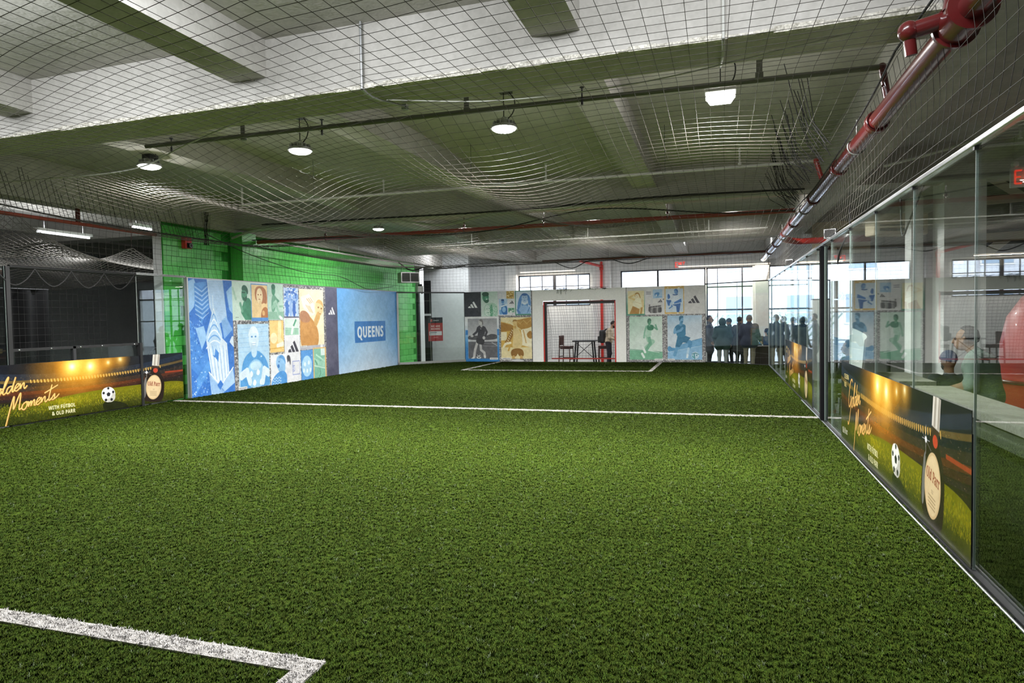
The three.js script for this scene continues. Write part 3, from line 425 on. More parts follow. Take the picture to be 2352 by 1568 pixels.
const texCollage = canvasTex(1408, 942, (g, W, Hh) => {                // 3.54 m x 2.4 m, s from 1.25 to 4.79
  const K = W / 3.54, X = (s) => (s - 1.25) * K, Y = (h) => (2.4 - h) * K;
  crowd(g, 0, 0, W, Hh, 25); rect(g, X(1.25), 0, X(3.0), Y(1.55), '#d8dbda');
  const R = (s0, s1, h0, h1, c, f) => { rect(g, X(s0), Y(h1), X(s1), Y(h0), c); if (f) sub(g, X(s0), Y(h1), X(s1), Y(h0), f); };
  R(1.25, 1.87, 1.56, 2.4, '#c3dccf', (q) => { limb(q, [[5, 20], [18, 45]], 9, '#9cc5b0'); blob(q, [[55, 55], [70, 40], [100, 45], [110, 110], [80, 110], [60, 100]], '#28704f'); limb(q, [[62, 58], [50, 78], [72, 98]], 14, '#2f7a58'); limb(q, [[40, 58], [50, 76]], 10, '#5c9c7d'); ell(q, 62, 34, 15, 17, '#3c8763'); blob(q, [[48, 24], [52, 10], [70, 8], [84, 20], [80, 36], [70, 22]], '#164a33'); blob(q, [[52, 36], [62, 44], [78, 34], [72, 52], [58, 50]], '#164a33'); limb(q, [[52, 28], [66, 28]], 4, '#164a33'); rect(q, 14, 92, 30, 94, '#7c8f86'); });
  R(1.85, 2.43, 1.53, 2.37, '#3f7fcc'); R(1.87, 2.42, 1.61, 2.35, '#ecc98c', (q) => { blob(q, [[20, 40], [22, 10], [50, 2], [85, 8], [98, 30], [96, 60], [76, 54], [60, 60], [46, 52], [34, 50]], '#a8643a'); ell(q, 50, 34, 20, 24, '#f0d6a6'); ell(q, 42, 30, 4, 2, '#8a4a20'); ell(q, 58, 30, 4, 2, '#8a4a20'); limb(q, [[44, 44], [54, 44]], 2.4, '#b0683a'); limb(q, [[54, 56], [54, 68]], 16, '#e6c48a'); blob(q, [[60, 76], [86, 64], [108, 80], [108, 110], [52, 110]], '#a85f2c'); ell(q, 72, 86, 9, 8, '#d9a868'); for (let i = 0; i < 5; i++) limb(q, [[8 + i * 6, 60], [8 + i * 6, 100]], 1, '#d6aa66'); });
  R(2.43, 3.0, 1.56, 2.4, '#b3d1c2', (q) => { rect(q, 0, 78, 100, 100, '#7fb096'); blob(q, [[20, 60], [26, 36], [40, 28], [58, 40], [70, 50], [50, 62], [44, 76], [24, 80]], '#5c9a7c'); ell(q, 37, 18, 12, 15, '#3c8763'); ell(q, 37, 9, 13, 8, '#1e5a40'); limb(q, [[40, 55], [52, 50], [66, 90]], 11, '#9cc7b0'); limb(q, [[30, 66], [48, 58], [84, 96]], 11, '#86b89e'); limb(q, [[74, 92], [90, 98]], 9, '#e4efe9'); limb(q, [[58, 44], [70, 48]], 7, '#4e8c6e'); rect(q, 72, 60, 98, 66, '#7fb096'); });
  R(3.02, 3.6, 1.63, 2.33, '#b4c9ea', (q) => { speckle(q, 0, 0, 100, 100, 140, ['#3f74c8', '#6f9adb', '#2a5ab4', '#dfe8f5'], 5, 18, 33); for (let i = 0; i < 4; i++) { blob(q, [[10 + i * 24, 100], [12 + i * 24, 50], [22 + i * 24, 40], [32 + i * 24, 52], [32 + i * 24, 100]], ['#3468be', '#8fb2e4', '#2a5ab4', '#a9c4ea'][i]); ell(q, 22 + i * 24, 32, 8, 10, '#6f9adb'); } }); R(3.02, 3.6, 1.57, 1.63, '#3a3950');
  R(3.64, 4.69, 0.89, 2.32, '#f1dfba', (q) => { blob(q, [[0, 45], [20, 40], [50, 52], [74, 70], [78, 92], [62, 112], [0, 112]], '#c0813a'); blob(q, [[0, 40], [18, 37], [40, 44], [44, 60], [0, 58]], '#a96f4a'); blob(q, [[62, 30], [70, 20], [88, 18], [100, 28], [98, 40], [84, 50], [68, 46]], '#e6c890'); blob(q, [[66, 24], [80, 16], [98, 22], [100, 34], [90, 26], [76, 24]], '#d3a45e'); ell(q, 78, 32, 3.4, 1.6, '#8a5220'); ell(q, 91, 34, 3.4, 1.6, '#8a5220'); limb(q, [[78, 43], [88, 44]], 1.6, '#a0622c'); limb(q, [[76, 48], [66, 58]], 16, '#cc9a52'); poly(q, [[5, 14], [40, 8], [58, 20], [62, 44], [46, 48], [16, 34]], '#f3ead6'); for (let i = 0; i < 3; i++) { limb(q, [[30 + i * 7, 17 - i], [44 + i * 6, 25 - i]], 1.6, '#c79a58'); limb(q, [[26 + i * 7, 28 + i], [42 + i * 6, 40 + i]], 1.6, '#c79a58'); } });
  R(3.62, 4.72, 0.79, 0.89, '#a5a6b2'); ell(g, X(4.56), Y(0.85), 24, 18, '#dcdce0'); note(g, X(3.66), Y(0.9), 100, 18);
  R(1.38, 2.42, 0.05, 1.47, '#a9cfec', (q) => { for (let i = 0; i < 6; i++) limb(q, [[2, 8 + i * 7], [96, 4 + i * 8]], 0.8, '#7fb5e2'); blob(q, [[8, 70], [18, 52], [40, 42], [64, 42], [88, 54], [100, 76], [100, 110], [0, 110]], '#3c8ad0'); ell(q, 50, 24, 16, 17, '#cbe2f3'); blob(q, [[32, 22], [36, 8], [50, 2], [64, 8], [68, 24], [62, 14], [40, 14]], '#dcecf7'); limb(q, [[50, 38], [50, 44]], 18, '#b4d5ee'); ell(q, 44, 20, 3, 1.4, '#3c7ebf'); ell(q, 56, 20, 3, 1.4, '#3c7ebf'); ell(q, 50, 31, 7, 2.4, '#f4f9fd'); limb(q, [[43, 31], [57, 31]], 0.8, '#5c9fd6'); poly(q, [[70, 53], [73, 50], [76, 53]], '#e6f1f9'); ell(q, 54, 80, 28, 24, '#86bfe8'); ell(q, 54, 66, 18, 7, '#b9dcf3'); for (const [x, y] of [[38, 78], [60, 76], [48, 92], [70, 92]]) blob(q, [[x, y - 6], [x + 8, y], [x + 2, y + 7], [x - 7, y + 3]], '#e6f2fa'); limb(q, [[8, 80], [26, 74], [34, 90]], 13, '#d3e6f4'); limb(q, [[96, 80], [82, 74], [76, 92]], 13, '#d3e6f4'); });
  note(g, X(1.36), Y(0.1), 110, 26);
  R(2.46, 2.98, 0.79, 1.54, '#eec06c', (q) => { ell(q, 28, 55, 24, 17, '#f8e4b0'); limb(q, [[74, 10], [66, 60], [90, 78]], 24, '#f6dca0'); limb(q, [[52, 80], [92, 74]], 13, '#fbf0d6'); limb(q, [[0, 88], [100, 86]], 3, '#d39a3a'); });
  R(3.0, 3.62, 0, 1.6, '#dcdce2'); R(3.04, 3.58, 1.18, 1.57, '#cfe3d8', (q) => { rect(q, 0, 62, 100, 100, '#8fc0a6'); limb(q, [[0, 56], [100, 62]], 3, '#3f8a66'); limb(q, [[72, 10], [58, 45], [48, 90]], 15, '#dfece5'); limb(q, [[80, 8], [64, 40]], 12, '#3f8a66'); });
  bars(g, X(3.14), Y(1.04), X(3.56) - X(3.14), '#1c1b28');
  R(2.46, 3.06, 0, 0.74, '#dfe3ea', (q) => { blob(q, [[30, 30], [42, 4], [70, 2], [90, 20], [92, 60], [60, 66], [48, 52]], '#7fb4e4'); blob(q, [[46, 12], [70, 0], [92, 14], [94, 40], [84, 20], [60, 12]], '#3f86cc'); ell(q, 48, 38, 7, 6, '#1c5ca8'); ell(q, 52, 24, 4, 2, '#1c5ca8'); blob(q, [[4, 80], [40, 58], [80, 52], [104, 70], [104, 110], [0, 110]], '#3c88d4'); for (let i = 0; i < 18; i++) ell(q, 14 + (i % 6) * 9, 74 + Math.floor(i / 6) * 9 + (i % 2) * 3, 2.4, 2.4, '#dcebf8'); });
  sub(g, X(3.06), Y(0.74), X(3.62), Y(0), (q) => { blob(q, [[0, 8], [20, 4], [30, 20], [26, 44], [16, 20], [8, 34]], '#2a2a34'); q.strokeStyle = '#6f7fc0'; q.lineWidth = 2.4; q.strokeRect(42, 28, 50, 44); q.strokeRect(42, 42, 14, 18); q.strokeRect(42, 46, 7, 9); limb(q, [[92, 28], [92, 72]], 2, '#6f7fc0'); });
  R(3.64, 4.16, 0, 0.78, '#3f86d2', (q) => { ell(q, 48, 52, 42, 34, '#9ccbee'); for (const [x, y] of [[30, 44], [62, 40], [48, 66], [74, 64], [20, 64]]) blob(q, [[x, y - 9], [x + 12, y], [x + 3, y + 10], [x - 10, y + 4]], '#dcedf8'); poly(q, [[84, 20], [88, 15], [92, 20]], '#e6f1f9'); });
  R(4.16, 4.75, 0, 0.82, '#d9a95c'); R(4.2, 4.7, 0.03, 0.79, '#6fb096', (q) => { poly(q, [[0, 30], [60, 44], [100, 30], [100, 70], [0, 60]], '#8fc6ae'); limb(q, [[0, 56], [100, 70]], 2, '#dcefe6'); limb(q, [[20, 20], [100, 46]], 6, '#a6d6c0'); rect(q, 62, 0, 100, 24, '#cfe3e0'); limb(q, [[50, 70], [56, 84], [46, 96]], 4, '#2a6a50'); limb(q, [[10, 40], [26, 52]], 8, '#4a8f74'); });
}, 2.2);
const texStrip = canvasTex(128, 540, (g, W, Hh) => { rect(g, 0, 0, W, Hh, '#3d3d55'); speckle(g, 0, 0, W, Hh, 400, ['#42425b', '#393950'], 1, 5, 6); bars(g, 30, 118, 72, '#dfdfe6'); }, 1);
const texBlue = canvasTex(1404, 960, (g, W, Hh) => {
  g.fillStyle = grad(g, 0, 0, W, 0, ['#4f9ae0', '#86bbe6', '#a9cce8', '#86b8e4', '#2f83d2']); g.fillRect(0, 0, W, Hh);
  g.fillStyle = grad(g, 0, 0, 0, Hh, ['rgba(60,140,220,0.55)', 'rgba(120,175,225,0.25)', 'rgba(214,220,230,0.65)']); g.fillRect(0, 0, W, Hh);
  let s = 5; const q = () => { s = (s * 1664525 + 1013904223) >>> 0; return s / 4294967296; };
  g.globalAlpha = 0.25; for (let i = 0; i < 60; i++) { const x = q() * W, y = q() * Hh; limb(g, [[x, y], [x + (q() - 0.5) * 220, y + (q() - 0.5) * 160]], 1.2, q() > 0.5 ? '#3f6f9e' : '#e6eef6'); } limb(g, [[700, 520], [380, 900]], 2, '#5c7f9e'); limb(g, [[700, 520], [980, 880]], 2, '#5c7f9e'); limb(g, [[380, 900], [980, 880]], 2, '#5c7f9e'); g.globalAlpha = 1;
  const x0 = 0.88 / 3.51 * W, x1 = 2.72 / 3.51 * W, y0 = (2.4 - 1.464) / 2.4 * Hh, y1 = (2.4 - 0.836) / 2.4 * Hh; rect(g, x0, y0, x1, y1, '#1f66b8');
  g.fillStyle = '#d9e6f2'; g.font = 'bold 150px sans-serif'; g.textAlign = 'center'; g.textBaseline = 'middle'; g.save(); g.translate((x0 + x1) / 2, (y0 + y1) / 2 + 4); const w = g.measureText('QUEENS').width; g.scale((x1 - x0) * 0.86 / w, 1.2); g.fillText('QUEENS', 0, 0); g.lineWidth = 4; g.strokeStyle = '#d9e6f2'; g.strokeText('QUEENS', 0, 0); g.restore();
}, 1);

// advertising banner, 4.12 m x 0.91 m
function scriptWord(g, letters, x, y, em, w, c) {
  g.strokeStyle = c; g.lineWidth = w; g.lineCap = g.lineJoin = 'round';
  for (const [dx, strokes] of letters) for (const st of strokes) { const P = st.map(([a, b]) => [x + (dx + a + b * 0.22) * em, y - b * em - (dx + a) * em * 0.2]); g.beginPath(); g.moveTo(...P[0]); for (let i = 1; i + 1 < P.length; i++) g.quadraticCurveTo(...P[i], (P[i][0] + P[i + 1][0]) / 2, (P[i][1] + P[i + 1][1]) / 2); g.lineTo(...P[P.length - 1]); g.stroke(); }
}
const glyph = {
  G: [[[1.5, 2.3], [1.1, 2.7], [0.4, 2.2], [0.1, 1.0], [0.3, 0.1], [0.9, 0.2], [1.2, 0.9], [0.9, 1.0], [1.3, 1.0], [1.1, -0.6], [0.5, -1.6], [0.1, -1.2]]],
  o: [[[0.5, 0.9], [0.1, 0.8], [0, 0.2], [0.4, -0.1], [0.7, 0.4], [0.5, 0.9], [0.9, 0.7]]],
  l: [[[0, 0.3], [0.5, 1.6], [0.5, 2.2], [0.2, 1.6], [0.1, 0.2], [0.3, 0], [0.5, 0.2]]],
  d: [[[0.6, 0.8], [0.2, 0.9], [0, 0.3], [0.3, -0.1], [0.7, 0.6], [0.9, 2.2], [0.7, 0.3], [0.8, 0], [1.0, 0.2]]],
  e: [[[0, 0.3], [0.5, 0.5], [0.5, 0.9], [0.2, 0.9], [0, 0.3], [0.3, -0.05], [0.7, 0.3]]],
  n: [[[0, 0.8], [0.1, 0], [0.2, 0.6], [0.5, 0.9], [0.5, 0.2], [0.7, 0], [0.9, 0.3]]],
  M: [[[0, -1.6], [0.15, 0.4], [0.4, 2.4], [0.5, 1.2], [0.6, 0.2], [0.9, 1.6], [1.2, 2.5], [1.25, 1.0], [1.3, 0.1], [1.6, 0.3]]],
  m: [[[0, 0.8], [0.1, 0], [0.2, 0.6], [0.4, 0.9], [0.4, 0], [0.55, 0.7], [0.8, 0.9], [0.8, 0.1], [1.0, 0.1]]],
  t: [[[0.3, 2.0], [0.1, 0.3], [0.3, 0], [0.5, 0.3]], [[-0.5, 1.25], [1.1, 1.75]]],
  s: [[[0, 0.1], [0.4, 0.9], [0.4, 0.5], [0.5, 0.1], [0.1, 0], [0.6, 0.1], [1.0, 0.5]]],
};
const texBanner = canvasTex(2048, 452, (g, W, Hh) => {
  rect(g, 0, 0, W, Hh, grad(g, 0, 0, 0, Hh, ['#10131c', '#181a22', '#1c1712', '#2c2a10', '#4a4a12']));
  // stands and floodlights of the printed stadium
  const tier = (y, d, w, c) => { g.strokeStyle = c; g.lineWidth = w; g.beginPath(); g.moveTo(-60, y); g.quadraticCurveTo(W * 0.55, y + d, W + 60, y - 20); g.stroke(); };
  tier(40, 170, 46, '#1d2433'); tier(90, 130, 22, '#5a4a2a'); tier(118, 120, 30, '#14161f'); tier(150, 120, 34, '#2a2220'); tier(185, 110, 26, '#4a2418'); tier(215, 100, 26, '#331c18'); tier(245, 80, 20, '#241a1c');
  let s = 3; const q = () => { s = (s * 1664525 + 1013904223) >>> 0; return s / 4294967296; };
  for (let i = 0; i < 900; i++) { const x = q() * W, y = 90 + q() * 170; rect(g, x, y, x + 2 + q() * 5, y + 2, ['rgba(220,160,70,0.55)', 'rgba(150,60,40,0.5)', 'rgba(240,210,140,0.5)'][i % 3]); }
  const glow = (x, y, r, a, b) => { const k = g.createRadialGradient(x, y, 2, x, y, r); k.addColorStop(0, a); k.addColorStop(0.25, b); k.addColorStop(1, 'rgba(200,120,10,0)'); g.fillStyle = k; g.fillRect(x - r, y - r, 2 * r, 2 * r); };
  glow(980, 20, 620, 'rgba(255,214,110,0.6)', 'rgba(222,146,36,0.22)'); glow(940, 30, 430, 'rgba(255,220,120,0.95)', 'rgba(224,150,40,0.65)'); glow(1060, 60, 180, 'rgba(255,248,214,1)', 'rgba(250,200,90,0.8)'); glow(900, 50, 160, 'rgba(255,250,220,1)', 'rgba(250,205,95,0.8)'); glow(1350, 20, 110, 'rgba(255,240,190,0.9)', 'rgba(240,180,70,0.6)'); glow(1230, 40, 90, 'rgba(255,240,190,0.9)', 'rgba(240,180,70,0.6)');
  for (let i = 0; i < 46; i++) { const x = 560 + i * 27, t = x / W, y = 92 + 2 * t * (1 - t) * 120 - 12; limb(g, [[x, y], [x + 4, y + 20]], 7, '#e0b25c'); }
  // grass
  blob(g, [[-100, 330], [300, 320], [700, 300], [1000, 270], [1500, 262], [2200, 270], [2200, 600], [-100, 600]], '#6d6a10');
  rect(g, 0, 300, W, Hh, grad(g, 0, 300, W, 300, ['#2a2e0e', '#4a4a10', '#857a10', '#5e5c12', '#6a6812', '#726c12']));
  rect(g, 0, 330, W, Hh, grad(g, 0, 330, 0, Hh, ['rgba(28,34,10,0)', 'rgba(24,30,10,0.55)', 'rgba(18,24,8,0.8)']));
  poly(g, [[0, 300], [420, 290], [420, 310], [0, 330]], '#181a14');
  for (let i = 0; i < 5200; i++) { const x = q() * W, y = 296 + q() * 156, L = 4 + q() * 9; limb(g, [[x, y], [x + (q() - 0.5) * 5, y - L]], 1.6, (y > 400 ? ['#4c5412', '#2f3a0e', '#262e0c', '#6d6a18', '#3e4a12'] : ['#a89c18', '#5d6a14', '#3c4a10', '#b9aa26', '#77801a'])[i % 5]); }
  for (let i = 0; i < 900; i++) { const x = q() * 760, y = 330 + q() * 122; limb(g, [[x, y], [x + 3, y - 8]], 2, '#2c3610'); }
  // ball and its shadow in the print
  blob(g, [[1150, 390], [1220, 372], [1310, 385], [1420, 430], [1400, 470], [1190, 470]], '#1f2210'); ell(g, 1222, 318, 66, 66, '#d9d7d2'); ell(g, 1240, 340, 48, 46, '#b4b1aa'); ell(g, 1208, 304, 52, 50, '#e4e2de'); for (const [x, y, a] of [[1222, 316, 20], [1176, 300, 13], [1268, 300, 13], [1195, 362, 14], [1250, 364, 14], [1222, 264, 12]]) poly(g, [0, 1, 2, 3, 4].map((k) => [x + a * Math.cos(k * 1.2566 - 1.57), y + a * Math.sin(k * 1.2566 - 1.57)]), '#24242a');
  // bottle
  g.save(); g.translate(1705, 238); g.rotate(0.14); g.scale(1.3, 1.02);
  blob(g, [[-30, -120], [30, -120], [38, -70], [88, -20], [96, 120], [84, 190], [0, 204], [-84, 190], [-96, 120], [-88, -20], [-38, -70]], '#241a16'); blob(g, [[-84, -10], [-66, -30], [-60, 150], [-78, 180], [-90, 110]], '#6d6a68'); rect(g, -26, -232, 28, -96, '#3a2a22'); rect(g, -30, -238, 32, -130, '#b9b2a8'); for (let i = 0; i < 4; i++) rect(g, -26 + i * 15, -236, -20 + i * 15, -134, i % 2 ? '#8d8378' : '#e2dcd2'); ell(g, 4, -88, 20, 22, '#b5402a'); ell(g, 0, 66, 66, 112, '#c9ad82'); ell(g, 0, 66, 58, 102, '#d6bd95'); g.fillStyle = '#7c2f22'; g.font = 'bold 52px serif'; g.textAlign = 'center'; g.save(); g.scale(0.48, 1); g.fillText('Old Parr', 0, 54); g.restore(); g.fillStyle = '#6a5a44'; g.font = '16px serif'; g.fillText('12', 0, 92); for (let i = 0; i < 4; i++) rect(g, -30, 104 + i * 12, 30, 107 + i * 12, '#8d7758'); g.restore();
  limb(g, [[1560, 130], [1680, 190]], 2, 'rgba(255,255,255,0.5)'); ell(g, 1622, 160, 12, 12, 'rgba(255,255,255,0.85)'); limb(g, [[1622, 110], [1622, 210]], 3, 'rgba(255,255,255,0.7)'); limb(g, [[1580, 160], [1664, 160]], 3, 'rgba(255,255,255,0.7)');
  rect(g, 1830, 168, 2048, 184, '#8f3a22');
  // lettering
  g.textAlign = 'left'; g.fillStyle = '#d9c27a'; g.font = 'bold 40px sans-serif'; g.save(); g.translate(90, 92); g.scale(0.8, 1); g.fillText('CELEBRA', 0, 0); g.fillText('MÁS', 0, 46); g.restore();
  const word = (t, adv) => { let x = 0; return [...t].map((ch) => { const r = [x, glyph[ch]]; x += adv[ch] || 0.8; return r; }); };
  const adv = { G: 1.45, o: 0.75, l: 0.5, d: 0.95, e: 0.65, n: 0.85, M: 1.6, m: 1.0, t: 0.5, s: 0.9 };
  for (const [dx, c, w] of [[3, '#6d4a1c', 13], [0, '#e0b06a', 9]]) { scriptWord(g, word('Golden', adv), 205 + dx, 250 + dx, 62, w, c); scriptWord(g, word('Moments', adv), 380 + dx, 370 + dx, 62, w, c); }
  g.fillStyle = '#d8d2b0'; g.font = 'bold 40px sans-serif'; g.save(); g.translate(690, 378); g.scale(0.86, 1.05); g.fillText('WITH FÚTBOL', 0, 0); g.fillText('& OLD PARR', 30, 46); g.restore();
  g.save(); g.translate(34, 410); g.rotate(-0.06); g.fillStyle = '#c9c6bc'; g.font = 'bold 46px serif'; g.scale(0.8, 1); g.fillText('Old Parr', 0, 0); g.restore();
}, 1.5, 0);
const texRedPoster = canvasTex(420, 700, (g, W, Hh) => {
  rect(g, 0, 0, W, Hh, grad(g, 0, 0, 0, Hh, ['#b13a30', '#a81f22', '#9c1219'])); rect(g, 0, 0, W, 165, '#22232b'); ell(g, 92, 92, 30, 40, '#d98a84'); ell(g, 98, 100, 14, 20, '#b3202a'); g.fillStyle = '#e4e2e4'; g.font = 'italic bold 42px sans-serif'; g.fillText('FINAITY', 145, 108);
  g.font = 'bold 74px sans-serif'; g.textAlign = 'center'; g.fillStyle = '#e9d6d4'; g.fillText('WE ARE', W / 2, 285); g.save(); g.translate(W / 2, 365); g.scale(0.66, 1); g.fillText('BECOMING', 0, 0); g.restore();
  rect(g, 28, 410, W - 28, 530, '#d8d6dc'); rect(g, 46, 436, 245, 456, '#54525a'); for (const y of [474, 498]) rect(g, 46, y, 220, y + 9, '#8e8c94'); rect(g, 150, 576, 280, 592, '#c98a84'); rect(g, 120, 604, 310, 614, '#b8605c');
});
function printMat(t, r = 0.32) { return std({ map: t, roughness: r }); }
function printPlane(name, t, w, h, [x, y, z], turn, parent, r) { const m = mesh(new THREE.PlaneGeometry(w, h), printMat(t, r)); m.name = parent === scene ? numbered(name) : name; m.position.set(x, y, z); m.rotation.y = turn; parent.add(m); return m; }

// ---------------------------------------------------------------- pitch walls
{ // mural
  const t = thing('mural_wall', 'long printed mural board wall with tower, portraits and QUEENS panel', 'mural', [-10.06, 0, 0]);
  obj('backing_board', box(-0.05, -0.004, 0, H, -19.4, -10.53), M.board, t);
  const z = (s) => -10.53 - s, P = (n, tx, s0, s1) => { const g = new THREE.BoxGeometry(0.004, H, s1 - s0); const m = mesh(new THREE.PlaneGeometry(s1 - s0, H), printMat(tx, 0.3)); m.name = n; m.rotation.y = Math.PI / 2; m.position.set(0, H / 2, z((s0 + s1) / 2)); t.add(m); return m; };
  P('tower_print', texTower, 0, 1.25).userData.label = 'blue print of an ornate skyscraper seen from above';
  P('portrait_print', texCollage, 1.25, 4.79).userData.label = 'collage of tinted football portraits';
  P('dark_strip', texStrip, 4.79, 5.36).userData.label = 'dark blue strip with white three-bar mark';
  P('lettered_panel', texBlue, 5.36, 8.87).userData.label = 'pale blue panel with the word QUEENS';
  obj('edge_post*', [box(-0.06, 0.02, 0, H + 0.01, -10.53, -10.5), box(-0.06, 0.02, 0, H + 0.01, -19.44, -19.4)], M.galv, t);
  obj('cap_rail', box(-0.06, 0.004, H, H + 0.02, -19.44, -10.5), M.galv, t);
}
function endBoards(name, label, x0, x1, tex) {
  const t = thing(name, label, 'board', [(x0 + x1) / 2, 0, ZE]); const w = x1 - x0;
  obj('backing_board', box(-w / 2, w / 2, 0, H - 0.01, -0.05, -0.004), M.board, t);
  printPlane('print', tex, w, H - 0.01, [0, (H - 0.01) / 2, 0], 0, t, 0.4);
  obj('edge_trim*', [box(-w / 2 - 0.012, -w / 2, 0, H, -0.05, 0.01), box(w / 2, w / 2 + 0.012, 0, H, -0.05, 0.01)], M.black, t);
}
endBoards('poster_board', 'printed poster board left of the far goal with gold and grey footballers', -8.35, -5.94, texEndLeft);
endBoards('poster_board', 'printed poster board right of the far goal with green and blue runners', -2.8, -0.38, texEndRight);
{
  const t = thing('goal_surround', 'plain white boards framing the far goal opening', 'board', [-4.36, 0, ZE]);
  obj('side_board', box(-1.57, -1.2, 0, H - 0.01, -0.05, 0), M.board, t); obj('side_board', box(1.22, 1.55, 0, H - 0.01, -0.05, 0), M.board, t);
  obj('head_board', box(-1.2, 1.22, 2.02, H - 0.01, -0.05, 0), M.board, t);
  const g = thing('goal', 'recessed far goal with red posts and dark netting', 'goal', [-4.345, 0, ZE]);
  obj('post', box(-1.195, -1.165, 0, 2.0, -0.08, 0.012), M.redBright, g); obj('post', box(1.165, 1.195, 0, 2.0, -0.08, 0.012), M.redBright, g); obj('crossbar', [box(-1.195, 1.195, 1.97, 2.0, -0.06, 0.012)], M.redDark, g); obj('pad', [box(-1.165, 1.165, 1.9, 1.97, -0.1, -0.02), box(-1.165, -1.1, 0, 1.9, -0.1, -0.03)], M.black, g);
  obj('ground_bar', box(-1.165, 1.165, 0.03, 0.07, -0.95, -0.9), M.red, g);
  // net of the goal
  const c = []; const N = 26, HN = 20; const P = (i, j) => { const u = -1.16 + 2.32 * i / N, v = j / HN; return V(u + 0.03 * Math.sin(v * 5 + i), 0.05 + 1.87 * v, -0.92 + 0.45 * Math.pow(v, 3) - 0.08 * Math.sin(Math.PI * i / N)); };
  const S = (s, i, j) => { const e = P(s < 0 ? 0 : N, j); return V(s * 1.16, e.y, -0.06 + (e.z + 0.06) * i / 8); };
  c.push(...gridSegs(P, N, HN)); for (const s of [-1, 1]) c.push(...gridSegs((i, j) => S(s, i, j), 8, HN));
  for (let i = 0; i <= N; i++) c.push([P(i, HN), V(P(i, HN).x, 1.94, -0.06)]);
  cordObj('goal_net', c, 0.0035, M.cordDark, g);
}
